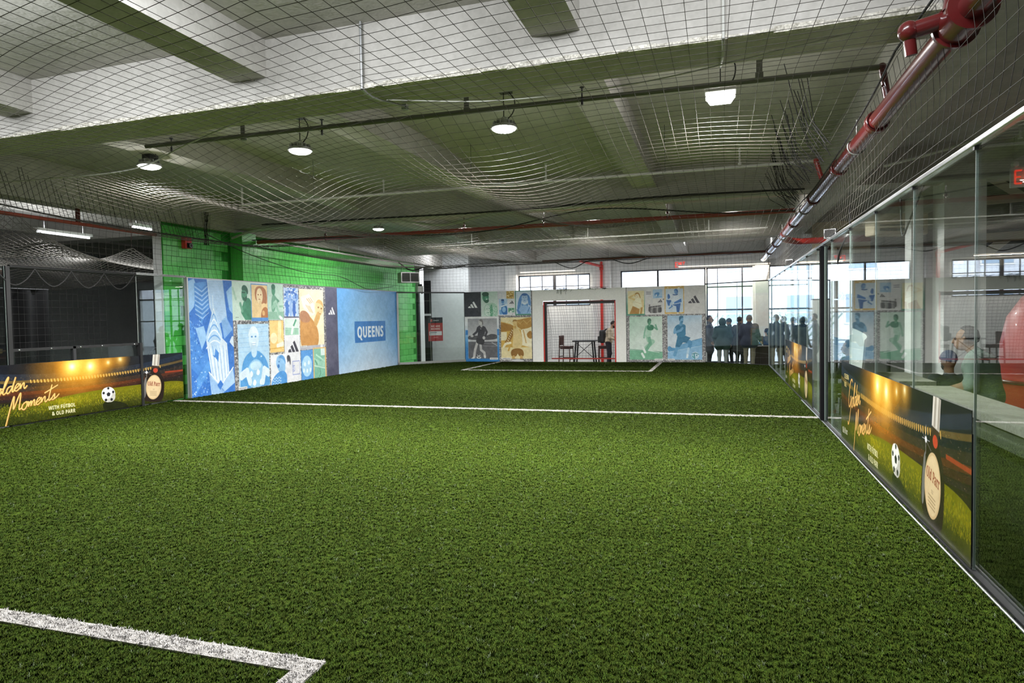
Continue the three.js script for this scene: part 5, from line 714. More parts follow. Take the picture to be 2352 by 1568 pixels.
  const bun = []; for (let k = 0; k < 46; k++) { const z = -7.0 - Math.pow(rnd(), 0.8) * 4.4, x = x1 - 0.18 + rr(-0.12, 0.05), yt = 3.75 + rr(-0.2, 0.3), p = V(x, netY(x, z) - rr(0, 0.12), z), q = V(x - 0.18 - rr(0, 0.22), yt, z + rr(-0.25, 0.25)), m = V((p.x + q.x) / 2 - 0.04, (p.y + q.y) / 2 - 0.08, (p.z + q.z) / 2); bun.push([p, m], [m, q]); }
  tag(cordObj('gathered_net', bun, 0.005, M.cordDark), 'dark gathered net strands hanging beside the thick red pipe', 'net', null, 'stuff');
  const tuft = []; for (let k = 0; k < 40; k++) { const x = -5.0 + rr(-0.7, 1.6), y = H + rr(-0.02, 0.03), l = Math.abs(x + 4.8) < 0.35 ? rr(0.05, 0.2) : rr(0.01, 0.06); tuft.push([V(x, y, ZE + 0.04), V(x + rr(-0.05, 0.05), y - l, ZE + 0.05)]); tuft.push([V(x - 0.06, y + 0.01, ZE + 0.03), V(x + 0.09, y + rr(-0.02, 0.02), ZE + 0.04)]); }
  tag(cordObj('frayed_net', tuft, 0.005, M.cordDark), 'frayed dark net ends hanging over the goal boards', 'net', null, 'stuff');
  // hanging net of the bay behind the red pipe
  const bag = gridSegs((i, j) => { const u = i / 34, v = j / 14; return V(-9.3 + 5.6 * u, 3.45 - 0.5 * Math.sin(Math.PI * u) * (0.4 + 0.6 * v) - 0.1 * v, -14.2 - 2.6 * v + 0.2 * Math.sin(u * 7)); }, 34, 14);
  tag(cordObj('slack_net', bag, 0.004, M.cordDark), 'dark slack net bag drooping behind the red cross pipe', 'net');
}

// ---------------------------------------------------------------- people
const smin = (a, b, k) => { const h = Math.max(k - Math.abs(a - b), 0) / k; return Math.min(a, b) - h * h * k * 0.25; };
function march(prims, cen, half, N, k) {                            // prims: {a, b, ra, rb, s (scale), c (colour)}
  const mc = new MarchingCubes(N, undefined, false, false, 60000); mc.isolation = 0; const F = new Float32Array(N * N * N).fill(1), W = (i) => (i - N / 2) / (N / 2) * half;
  const sd = (p, x, y, z) => { const [sx, sy, sz] = p.s || [1, 1, 1], ax = p.a[0], ay = p.a[1], az = p.a[2], bx = p.b[0] - ax, by = p.b[1] - ay, bz = p.b[2] - az; const px = (x - ax), py = (y - ay), pz = (z - az), L = bx * bx + by * by + bz * bz || 1e-9; let t = (px * bx + py * by + pz * bz) / L; t = t < 0 ? 0 : t > 1 ? 1 : t; const qx = (px - bx * t) / sx, qy = (py - by * t) / sy, qz = (pz - bz * t) / sz; return (Math.sqrt(qx * qx + qy * qy + qz * qz) - (p.ra + (p.rb - p.ra) * t)) * Math.min(sx, sy, sz); };
  for (const p of prims) {
    const R = Math.max(p.ra, p.rb) * Math.max(...(p.s || [1])) + 3 * half / N + k, lo = [0, 1, 2].map((d) => Math.max(0, Math.floor(((Math.min(p.a[d], p.b[d]) - R - cen[d]) / half + 1) * N / 2))), hi = [0, 1, 2].map((d) => Math.min(N - 1, Math.ceil(((Math.max(p.a[d], p.b[d]) + R - cen[d]) / half + 1) * N / 2)));
    for (let z = lo[2]; z <= hi[2]; z++) for (let y = lo[1]; y <= hi[1]; y++) for (let x = lo[0]; x <= hi[0]; x++) { const o = x + y * N + z * N * N; F[o] = smin(F[o], sd(p, W(x) + cen[0], W(y) + cen[1], W(z) + cen[2]), k); }
  }
  for (let i = 0; i < F.length; i++) mc.field[i] = -F[i];
  mc.update();
  let g = new THREE.BufferGeometry(); const P = new Float32Array(mc.count * 3); for (let i = 0; i < mc.count * 3; i++) P[i] = mc.positionArray[i] * half + cen[i % 3];
  g.setAttribute('position', new THREE.BufferAttribute(P, 3)); g = mergeVertices(g, 1e-4); g.computeVertexNormals();
  const C = new Float32Array(g.attributes.position.count * 3), q = g.attributes.position;
  for (let i = 0; i < q.count; i++) { let best = 9, c = prims[0].c; for (const p of prims) { const d = sd(p, q.getX(i), q.getY(i), q.getZ(i)) - (p.pri || 0); if (d < best) { best = d; c = p.c; } } C.set(c, i * 3); }
  g.setAttribute('color', new THREE.BufferAttribute(C, 3)); return g;
}
const cloth = std({ vertexColors: true, roughness: 0.85 });
function person(label, [x, z], turn, o) {
  const S = (o.h || 1.74) / 1.74, y0 = FL + (o.lift || 0), J = { hip: [0, 0.95, 0], chest: [0, 1.3, 0], neck: [0, 1.47, 0.01], head: [0, 1.62, 0.03], sl: [-0.19, 1.41, 0], sr: [0.19, 1.41, 0], el: [-0.27, 1.13, -0.03], er: [0.27, 1.13, -0.03], wl: [-0.25, 0.9, 0.1], wr: [0.25, 0.9, 0.1], hl: [-0.1, 0.92, 0], hr: [0.1, 0.92, 0], kl: [-0.11, 0.5, 0.03], kr: [0.11, 0.5, 0.03], al: [-0.11, 0.09, -0.02], ar: [0.11, 0.09, -0.02], ...(o.pose || {}) };
  const sk = o.skin || [0.42, 0.24, 0.16], T = o.top, L = o.legs, sh = o.shoes || [0.03, 0.03, 0.03], f = o.bulk || 1, off = (p, d) => [p[0] + d[0], p[1] + d[1], p[2] + d[2]], lerp = (a, b, t) => a.map((v, i) => v + (b[i] - v) * t);
  const fwdHip = o.sit ? 1 : 0;
  const B = [
    { a: off(J.chest, [-0.085, 0.02, 0]), b: off(J.chest, [0.085, 0.02, 0]), ra: 0.125 * f, rb: 0.125 * f, c: T }, { a: J.chest, b: off(J.hip, [0, 0.02, 0]), ra: 0.15 * f, rb: 0.14 * f, c: T }, { a: off(J.hip, [-0.06, 0.03, 0]), b: off(J.hip, [0.06, 0.03, 0]), ra: 0.135 * f, rb: 0.135 * f, c: T },
    ...(o.coat ? [{ a: off(J.hip, [-0.07, 0, 0]), b: off(lerp(J.hl, J.kl, o.coat), [-0.02, 0, 0]), ra: 0.14 * f, rb: 0.13 * f, c: T }, { a: off(J.hip, [0.07, 0, 0]), b: off(lerp(J.hr, J.kr, o.coat), [0.02, 0, 0]), ra: 0.14 * f, rb: 0.13 * f, c: T }] : []),
    { a: J.sl, b: J.el, ra: 0.075 * f, rb: 0.06 * f, c: T }, { a: J.sr, b: J.er, ra: 0.075 * f, rb: 0.06 * f, c: T },
    { a: J.el, b: J.wl, ra: 0.058 * f, rb: 0.042, c: o.sleeve === 0 ? sk : T }, { a: J.er, b: J.wr, ra: 0.058 * f, rb: 0.042, c: o.sleeve === 0 ? sk : T },
    { a: off(J.chest, [-0.12, 0.09, 0]), b: J.sl, ra: 0.07 * f, rb: 0.07 * f, c: T }, { a: off(J.chest, [0.12, 0.09, 0]), b: J.sr, ra: 0.07 * f, rb: 0.07 * f, c: T },
    { a: J.hl, b: J.kl, ra: 0.1, rb: 0.068, c: L }, { a: J.hr, b: J.kr, ra: 0.1, rb: 0.068, c: L }, { a: J.kl, b: J.al, ra: 0.068, rb: 0.05, c: L }, { a: J.kr, b: J.ar, ra: 0.068, rb: 0.05, c: L },
    { a: off(J.al, [0, -0.04, -0.02]), b: off(J.al, [-0.02, -0.055, 0.15]), ra: 0.05, rb: 0.036, c: sh }, { a: off(J.ar, [0, -0.04, -0.02]), b: off(J.ar, [0.02, -0.055, 0.15]), ra: 0.05, rb: 0.036, c: sh },
    { a: J.chest, b: J.neck, ra: 0.1, rb: 0.062, c: T }, ...(o.collar ? [{ a: off(J.neck, [0, -0.03, -0.01]), b: off(J.neck, [0, 0.04, -0.02]), ra: 0.085, rb: 0.08, c: T, pri: 0.01 }] : []),
  ];
  const body = march(B, [0, o.sit ? 0.7 : 0.9, 0.1], 1.02, 84, 0.05);
  const hc = J.head, hd = V(0, 0, 1).applyEuler(new THREE.Euler(o.nod || 0, o.look || 0, 0, 'YXZ')), E = new THREE.Euler(o.nod || 0, o.look || 0, 0, 'YXZ'), at = (x, y, z) => { const v = V(x, y, z).applyEuler(E); return [hc[0] + v.x, hc[1] + v.y, hc[2] + v.z]; };
  const dark = [sk[0] * 0.25, sk[1] * 0.25, sk[2] * 0.25], hairC = o.hair || [0.02, 0.015, 0.012];
  const Hd = [{ a: at(0, 0.03, -0.015), b: at(0, 0.03, -0.015), ra: 0.1, rb: 0.1, s: [0.8, 1.05, 0.98], c: sk }, { a: at(0, -0.045, 0.03), b: at(0, -0.02, 0.01), ra: 0.062, rb: 0.075, s: [0.9, 1, 1], c: o.beard ? hairC : sk }, { a: at(0, 0.02, 0.092), b: at(0, -0.018, 0.108), ra: 0.011, rb: 0.017, c: sk }, { a: at(-0.082, 0, -0.01), b: at(-0.086, 0.03, -0.015), ra: 0.014, rb: 0.018, c: sk }, { a: at(0.082, 0, -0.01), b: at(0.086, 0.03, -0.015), ra: 0.014, rb: 0.018, c: sk }, { a: J.neck, b: at(0, -0.04, -0.02), ra: 0.056, rb: 0.056, c: sk },
    { a: at(-0.032, 0.022, 0.083), b: at(-0.03, 0.022, 0.083), ra: 0.011, rb: 0.011, c: dark, pri: 0.008 }, { a: at(0.032, 0.022, 0.083), b: at(0.03, 0.022, 0.083), ra: 0.011, rb: 0.011, c: dark, pri: 0.008 }, { a: at(-0.022, -0.052, 0.086), b: at(0.022, -0.052, 0.086), ra: 0.008, rb: 0.008, c: [sk[0] * 0.6, sk[1] * 0.35, sk[2] * 0.35], pri: 0.008 }];
  const head = march(Hd, hc, 0.2, 64, 0.018);
  const hands = [];
  for (const [w, e, s] of [[J.wl, J.el, -1], [J.wr, J.er, 1]]) {
    const d = V(w[0] - e[0], w[1] - e[1], w[2] - e[2]).normalize(), n = V(s, 0.1, 0.2).cross(d).normalize(), l = V().crossVectors(d, n).normalize(), q = (u, v, t) => { const p = V(...w).addScaledVector(d, u).addScaledVector(n, v).addScaledVector(l, t); return [p.x, p.y, p.z]; };
    const hs = [{ a: q(-0.02, 0, 0), b: q(0.03, 0, 0), ra: 0.03, rb: 0.03, c: sk }, { a: q(0.03, -0.02, 0), b: q(0.085, -0.025, 0), ra: 0.02, rb: 0.016, c: sk }, { a: q(0.03, 0.02, 0), b: q(0.085, 0.025, 0), ra: 0.02, rb: 0.016, c: sk }];
    [[-0.034, 0.06], [-0.012, 0.075], [0.011, 0.072], [0.033, 0.055]].forEach(([v, len]) => { hs.push({ a: q(0.085, v, 0), b: q(0.085 + len * 0.55, v * 1.15, 0.012), ra: 0.0095, rb: 0.009, c: sk }, { a: q(0.085 + len * 0.55, v * 1.15, 0.012), b: q(0.085 + len * 0.85, v * 1.15, 0.04), ra: 0.009, rb: 0.008, c: sk }); });
    hs.push({ a: q(0.03, -0.03, 0.01), b: q(0.06, -0.055, 0.025), ra: 0.012, rb: 0.011, c: sk }, { a: q(0.06, -0.055, 0.025), b: q(0.09, -0.06, 0.04), ra: 0.011, rb: 0.009, c: sk });
    hands.push(march(hs, q(0.06, 0, 0), 0.14, 56, 0.008));
  }
  const t = new THREE.Group(); t.name = numbered('person'); scene.add(t); t.position.set(x, y0, z); t.rotation.y = turn; t.scale.setScalar(S); tag(t, label, 'person');
  const bm = mesh(mergeGeometries([body, head, ...hands].map((g) => { const n = g.toNonIndexed(); return n; })), cloth); bm.name = 'body'; t.add(bm);
  const place = (g) => g.applyMatrix4(new THREE.Matrix4().makeRotationFromEuler(E).setPosition(...hc));
  if (o.wear === 'beanie') { obj('beanie', [place(new THREE.SphereGeometry(0.112, 24, 14, 0, 6.2832, 0, 1.5).scale(0.88, 1.15, 1.02).rotateX(-0.15).translate(0, 0.05, -0.012)), place(new THREE.TorusGeometry(0.098, 0.016, 8, 24).rotateX(Math.PI / 2 - 0.15).scale(0.9, 1.2, 1.03).translate(0, 0.06, -0.012))], std({ color: lin(...(o.wearC || [0.05, 0.06, 0.08])), roughness: 0.95 }), t); }
  else if (o.wear === 'hood') { obj('hood', [place(new THREE.SphereGeometry(0.14, 24, 16, Math.PI * -0.32, Math.PI * 1.64, 0, 2.4).rotateY(Math.PI).scale(0.92, 1.1, 1.05).translate(0, 0.02, -0.03)), place(new THREE.TorusGeometry(0.1, 0.045, 8, 20).rotateX(Math.PI / 2).translate(0, -0.13, -0.03))], std({ color: lin(...T), roughness: 0.9 }), t); }
  else { const hg = new THREE.SphereGeometry(0.108, 26, 16, 0, 6.2832, 0, 1.75); const p = hg.attributes.position; for (let i = 0; i < p.count; i++) { const u = p.getX(i), v = p.getY(i), w = p.getZ(i), k = 1 + 0.05 * Math.sin(u * 90 + v * 60) * Math.sin(w * 80); p.setXYZ(i, u * k * 0.86, v * k * 1.08, w * k * 1.02 - (w > 0.03 && v < 0.05 ? 0.05 : 0)); } hg.computeVertexNormals(); obj('hair', place(hg.rotateX(-0.35).translate(0, 0.042, -0.02)), std({ color: lin(...hairC), roughness: 0.85 }), t); }
  if (o.cap) obj('headphones', [place(new THREE.TorusGeometry(0.105, 0.012, 8, 20, Math.PI).translate(0, 0.03, 0)), place(rbox(0.03, 0.07, 0.06, 0.01, -0.1, 0.02, 0)), place(rbox(0.03, 0.07, 0.06, 0.01, 0.1, 0.02, 0))], M.black, t);
  return t;
}
const armsFront = { el: [-0.25, 1.14, 0.05], er: [0.25, 1.14, 0.05], wl: [-0.12, 1.12, 0.28], wr: [0.1, 1.14, 0.3] };
const sitPose = { hip: [0, 0.55, 0], chest: [0, 0.92, 0.02], neck: [0, 1.09, 0.04], head: [0, 1.24, 0.07], sl: [-0.19, 1.03, 0.02], sr: [0.19, 1.03, 0.02], el: [-0.25, 0.78, 0.08], er: [0.25, 0.78, 0.08], wl: [-0.12, 0.74, 0.34], wr: [0.12, 0.74, 0.34], hl: [-0.1, 0.53, 0.02], hr: [0.1, 0.53, 0.02], kl: [-0.12, 0.5, 0.44], kr: [0.12, 0.5, 0.44], al: [-0.12, 0.09, 0.42], ar: [0.12, 0.09, 0.42] };
const leanPose = { neck: [0, 1.44, 0.1], head: [0, 1.56, 0.19], chest: [0, 1.27, 0.05], sl: [-0.19, 1.37, 0.06], sr: [0.19, 1.37, 0.06], el: [-0.24, 1.1, 0.08], er: [0.24, 1.1, 0.08], wl: [-0.1, 1.0, 0.32], wr: [0.1, 1.02, 0.34] };
person('person in a beige checked jacket and dark vest standing behind the far goal net', [-3.78, -23.6], Math.PI / 2, { h: 1.68, top: [0.46, 0.38, 0.27], legs: [0.012, 0.012, 0.018], hair: [0.02, 0.013, 0.01], skin: [0.4, 0.23, 0.16], beard: true, nod: 0.35, pose: leanPose });
person('person in a long grey coat at the left edge of the glass corner', [-0.3, -23.75], 1.5, { h: 1.76, top: [0.06, 0.06, 0.075], legs: [0.02, 0.02, 0.025], coat: 0.8, collar: true, skin: [0.3, 0.17, 0.12] });
person('person in a dark green hooded parka and pale trousers seen from behind', [0.13, -22.9], Math.PI, { h: 1.66, top: [0.012, 0.035, 0.03], legs: [0.3, 0.3, 0.29], coat: 0.25, wear: 'hood', bulk: 1.2, shoes: [0.02, 0.02, 0.02], pose: { hip: [0, 0.95, 0] } });
person('person in a dark cap and scarf half hidden behind the green parka', [0.36, -23.7], -2.4, { h: 1.64, top: [0.02, 0.025, 0.04], legs: [0.02, 0.02, 0.03], wear: 'beanie', wearC: [0.03, 0.035, 0.05], collar: true });
person('broad person in a navy patterned jacket and khaki trousers seen from behind', [0.96, -22.7], 2.95, { h: 1.74, top: [0.02, 0.026, 0.045], legs: [0.2, 0.17, 0.12], bulk: 1.28, coat: 0.12, wear: 'beanie', wearC: [0.16, 0.13, 0.12], collar: true, pose: { wl: [-0.3, 0.95, 0.2] } });
person('person in a black coat with back turned beside the broad navy jacket', [0.68, -23.3], 2.4, { h: 1.7, top: [0.035, 0.033, 0.04], legs: [0.015, 0.015, 0.018], coat: 0.7, bulk: 1.1, collar: true });
person('seated person in a black top behind the dark cloth table', [1.62, -24.35], Math.PI * 1.07, { h: 1.64, top: [0.015, 0.015, 0.02], legs: [0.02, 0.02, 0.02], sit: true, pose: sitPose, hair: [0.015, 0.01, 0.01], skin: [0.5, 0.3, 0.22] });
person('tall person in a teal jacket with headphones behind the right glass', [1.84, -22.6], 2.9, { h: 1.82, top: [0.03, 0.07, 0.075], legs: [0.09, 0.09, 0.085], coat: 0.2, cap: true, collar: true });
person('person in a dark blue coat behind the far right glass panels', [2.45, -22.2], 2.2, { h: 1.7, top: [0.04, 0.05, 0.075], legs: [0.02, 0.02, 0.03], coat: 0.5, wear: 'hood' });
person('person in a pale blue sweater standing near the black steel post', [3.0, -21.4], -2.0, { h: 1.72, top: [0.16, 0.22, 0.28], legs: [0.04, 0.05, 0.08], hair: [0.05, 0.03, 0.02] });
person('person in dark clothes crouching behind the black steel post', [2.2, -12.6], -2.2, { h: 1.68, top: [0.02, 0.025, 0.04], legs: [0.015, 0.015, 0.02], sit: true, pose: { ...sitPose, hip: [0, 0.5, 0] }, shoes: [0.35, 0.05, 0.04] });
person('seated person in a blue beanie and dark hoodie facing the pitch', [2.86, -9.75], -2.9, { h: 1.7, top: [0.02, 0.025, 0.035], legs: [0.02, 0.02, 0.03], sit: true, pose: sitPose, wear: 'beanie', wearC: [0.09, 0.12, 0.19], skin: [0.2, 0.1, 0.06], beard: true, look: 0.1, lift: -0.06 });
person('person in a grey green T-shirt and beige trousers leaning with arm out', [2.6, -7.8], -2.1, { h: 1.7, top: [0.19, 0.24, 0.2], legs: [0.3, 0.26, 0.18], sleeve: 0, skin: [0.28, 0.16, 0.1], bulk: 1.1, pose: { ...leanPose, wl: [-0.3, 0.92, 0.4], el: [-0.28, 1.12, 0.14] } });
{ const b = thing('backpack', 'dark backpack worn by the person behind the goal', 'bag', [-3.98, FL + 1.1, -23.6], Math.PI / 2); obj('bag_body', [rbox(0.34, 0.48, 0.2, 0.07, 0, 0, -0.02), rbox(0.26, 0.24, 0.1, 0.04, 0, -0.1, -0.13)], M.black, b); obj('strap*', [tube([[-0.12, 0.2, 0.05], [-0.13, 0.27, 0.15], [-0.13, 0.1, 0.3]], 0.018, 14, 6), tube([[0.12, 0.2, 0.05], [0.13, 0.27, 0.15], [0.13, 0.1, 0.3]], 0.018, 14, 6)], M.black, b); }

// ---------------------------------------------------------------- furniture behind the goal and at the street side
function barChair(label, [x, z], turn) {
  const c = thing('bar_chair', label, 'chair', [x, FL, z], turn, 'bar chairs behind the goal');
  obj('seat', rbox(0.42, 0.05, 0.42, 0.015, 0, 0.72, 0), M.woodDark, c); obj('backrest', [cbox(0.42, 0.07, 0.025, 0, 1.1, -0.21), ...[-0.13, -0.065, 0, 0.065, 0.13].map((u) => cbox(0.03, 0.3, 0.018, u, 0.92, -0.205))], M.woodDark, c);
  for (const [u, v] of [[-1, 1], [1, 1], [-1, -1], [1, -1]]) obj('leg', v > 0 ? rod(V(u * 0.19, 0, 0.2), V(u * 0.18, 0.7, 0.18), 0.02, 8) : rod(V(u * 0.2, 0, -0.24), V(u * 0.19, 1.12, -0.2), 0.021, 8), M.woodDark, c);
  obj('stretcher', [cbox(0.36, 0.03, 0.02, 0, 0.25, 0.19), cbox(0.36, 0.03, 0.02, 0, 0.35, -0.22), cbox(0.02, 0.03, 0.4, -0.19, 0.3, 0), cbox(0.02, 0.03, 0.4, 0.19, 0.3, 0), cbox(0.36, 0.05, 0.02, 0, 0.66, 0.19), cbox(0.02, 0.05, 0.36, -0.19, 0.66, 0), cbox(0.02, 0.05, 0.36, 0.19, 0.66, 0)], M.woodDark, c);
}
barChair('dark wooden bar chair left of the black high table', [-5.42, -24.0], 1.4); barChair('dark wooden bar chair between the high table and the backpacker', [-4.02, -24.05], -1.45);
{
  const t = thing('bar_table', 'black high table with splayed legs behind the goal', 'table', [-4.72, FL, -24.0]); obj('table_top', rbox(0.84, 0.05, 0.6, 0.01, 0, 0.93, 0), M.black, t); for (const [u, v] of [[-1, 1], [1, 1], [-1, -1], [1, -1]]) obj('leg', rod(V(u * 0.38, 0, v * 0.24), V(u * 0.3, 0.91, v * 0.2), 0.03, 8), M.black, t); obj('brace', [rod(V(-0.36, 0.3, 0.22), V(0.3, 0.88, 0.2), 0.012, 6), rod(V(0.36, 0.3, 0.22), V(-0.3, 0.88, 0.2), 0.012, 6)], M.black, t);
  const e = thing('equipment_case', 'black case beside the backpacker at the right goal post', 'case', [-3.25, FL, -23.9]); obj('case_body', rbox(0.5, 0.78, 0.5, 0.03, 0, 0.39, 0), M.black, e); obj('lid', rbox(0.52, 0.06, 0.52, 0.02, 0, 0.81, 0), M.darkMetal, e); obj('latch*', [cbox(0.05, 0.05, 0.02, -0.15, 0.76, 0.262), cbox(0.05, 0.05, 0.02, 0.15, 0.76, 0.262)], M.galv, e);
  const c = thing('cloth_table', 'table under a dark brown cloth in front of the seated person', 'table', [1.5, FL, -23.75], 0.05); obj('tablecloth', [rbox(0.9, 0.72, 0.6, 0.02, 0, 0.37, 0), ...[-0.4, -0.2, 0.05, 0.3].map((u) => cyl(0.02, 0.035, 0.7, u, 0.36, 0.3, 8))], std({ color: lin(0.03, 0.018, 0.018), roughness: 0.9 }), c);
  const b = thing('water_bottle', 'clear water bottle with blue label on the dark cloth table', 'bottle', [1.34, FL + 0.735, -23.6]); obj('bottle_body', new THREE.LatheGeometry([[0, 0], [0.032, 0], [0.034, 0.02], [0.031, 0.07], [0.034, 0.13], [0.03, 0.17], [0.013, 0.2], [0.013, 0.215]].map((p) => new THREE.Vector2(...p)), 20), phys({ color: lin(0.9, 0.95, 1), transmission: 1, thickness: 0, roughness: 0.02 }), b); obj('label_band', cyl(0.035, 0.035, 0.05, 0, 0.1, 0, 20), std({ color: lin(0.25, 0.4, 0.7) }), b); obj('cap', cyl(0.015, 0.015, 0.02, 0, 0.225, 0, 14), M.white, b);
  const s = thing('stool', 'dark stool carrying the seated person at the cloth table', 'stool', [1.62, FL, -24.35]); obj('seat', rbox(0.42, 0.05, 0.42, 0.02, 0, 0.405, 0), M.black, s); for (const [u, v] of [[-1, 1], [1, 1], [-1, -1], [1, -1]]) obj('leg', rod(V(u * 0.17, 0, v * 0.17), V(u * 0.16, 0.39, v * 0.16), 0.015, 8), M.darkMetal, s);
  const s2 = thing('stool', 'dark stool carrying the person in the blue beanie', 'stool', [2.86, FL, -9.75]); obj('seat', rbox(0.42, 0.05, 0.42, 0.02, 0, 0.345, 0), M.black, s2); for (const [u, v] of [[-1, 1], [1, 1], [-1, -1], [1, -1]]) obj('leg', rod(V(u * 0.17, 0, v * 0.17), V(u * 0.16, 0.33, v * 0.16), 0.015, 8), M.darkMetal, s2);
  const s3 = thing('stool', 'low dark stool behind the black steel post', 'stool', [2.2, FL, -12.6]); obj('seat', rbox(0.4, 0.05, 0.4, 0.02, 0, 0.36, 0), M.black, s3); for (const [u, v] of [[-1, 1], [1, 1], [-1, -1], [1, -1]]) obj('leg', rod(V(u * 0.16, 0, v * 0.16), V(u * 0.15, 0.34, v * 0.15), 0.015, 8), M.darkMetal, s3);
}
// ---------------------------------------------------------------- signs and wall gear
function exitSign(label, [x, y, z], turn) {
  const t = thing('exit_sign', label, 'sign', [x, y, z], turn); obj('housing', rbox(0.44, 0.28, 0.05, 0.01), M.white, t);
  const st = (a) => a.map(([x0, y0, x1, y1]) => rod(V(x0, y0, 0.026), V(x1, y1, 0.026), 0.0125, 6)); const L = { E: [[0, 0, 0, 1], [0, 0, 0.6, 0], [0, 0.5, 0.5, 0.5], [0, 1, 0.6, 1]], X: [[0, 0, 0.65, 1], [0.65, 0, 0, 1]], I: [[0, 0, 0, 1]], T: [[0, 1, 0.7, 1], [0.35, 0, 0.35, 1]] };
  let u = -0.165; for (const ch of 'EXIT') { obj('letter', st(L[ch].map(([a, b, c, d]) => [u + a * 0.125, -0.09 + b * 0.18, u + c * 0.125, -0.09 + d * 0.18])), M.exitRed, t); u += ch === 'I' ? 0.045 : ch === 'X' ? 0.118 : 0.105; }
  obj('lamp_head*', [new THREE.CylinderGeometry(0.035, 0.05, 0.06, 14).rotateX(Math.PI / 2).translate(-0.16, 0.18, 0.02), new THREE.CylinderGeometry(0.035, 0.05, 0.06, 14).rotateX(Math.PI / 2).translate(0.16, 0.18, 0.02), cbox(0.36, 0.02, 0.03, 0, 0.145, 0)], M.white, t);
  const l = new THREE.PointLight(lin(1, 0.1, 0.06), 0.02); l.position.set(0, 0, 0.08); l.castShadow = true; t.add(l);
}
exitSign('white exit sign with red letters above the wide window', [-1.38, 3.38, ZW + 0.12], 0);
exitSign('red exit sign hanging in the lobby at the right frame edge', [4.12, 3.32, -10.9], -0.1);
{
  const h = thing('wall_heater', 'grey box heater with louvred fan grille hung on the green wall corner', 'heater', [-9.78, 2.87, -19.75], 0.75);
  obj('housing', rbox(0.62, 0.34, 0.42, 0.02), M.whitePipe, h); obj('front_frame', [cbox(0.62, 0.03, 0.03, 0, 0.155, 0.22), cbox(0.62, 0.03, 0.03, 0, -0.155, 0.22), cbox(0.03, 0.34, 0.03, -0.295, 0, 0.22), cbox(0.03, 0.34, 0.03, 0.295, 0, 0.22), cbox(0.02, 0.3, 0.03, 0, 0, 0.22)], M.alu, h); obj('grille', cbox(0.56, 0.28, 0.01, 0, 0, 0.208), M.darkMetal, h); for (let k = 0; k < 7; k++) obj('slat', cbox(0.56, 0.008, 0.02, 0, -0.12 + k * 0.04, 0.222), M.galv, h); obj('hanger*', [rod(V(-0.25, 0.17, 0), V(-0.2, 0.6, 0), 0.006, 6), rod(V(0.25, 0.17, 0), V(0.2, 0.6, 0), 0.006, 6)], M.black, h);
  const q = thing('alarm_siren', 'red alarm siren with black horn high on the green wall', 'alarm', [-10.345, 3.14, -10.85], Math.PI / 2); obj('housing', rbox(0.17, 0.24, 0.12, 0.015), M.redBright, q); obj('horn', [new THREE.CylinderGeometry(0.055, 0.04, 0.05, 18).rotateX(Math.PI / 2).translate(0.01, -0.06, 0.08), cbox(0.13, 0.1, 0.02, 0.01, -0.06, 0.062)], M.black, q); obj('speaker_ring', new THREE.TorusGeometry(0.038, 0.006, 8, 18).translate(0.01, -0.06, 0.108), M.galv, q);
  const j = thing('control_box', 'small white and black control box below the heater', 'control box', [-9.55, 2.5, -20.15], 0.75); obj('box_body', rbox(0.2, 0.2, 0.1, 0.01), M.white, j); obj('switch_cap', [rbox(0.12, 0.08, 0.08, 0.01, 0, 0.13, 0), cyl(0.02, 0.02, 0.06, 0.06, -0.13, 0, 10)], M.black, j);
  tag(obj('corner_post', [box(-9.86, -9.76, FL, 2.42, -20.55, -20.45)], M.black), 'black post standing behind the left glass corner', 'post');
}
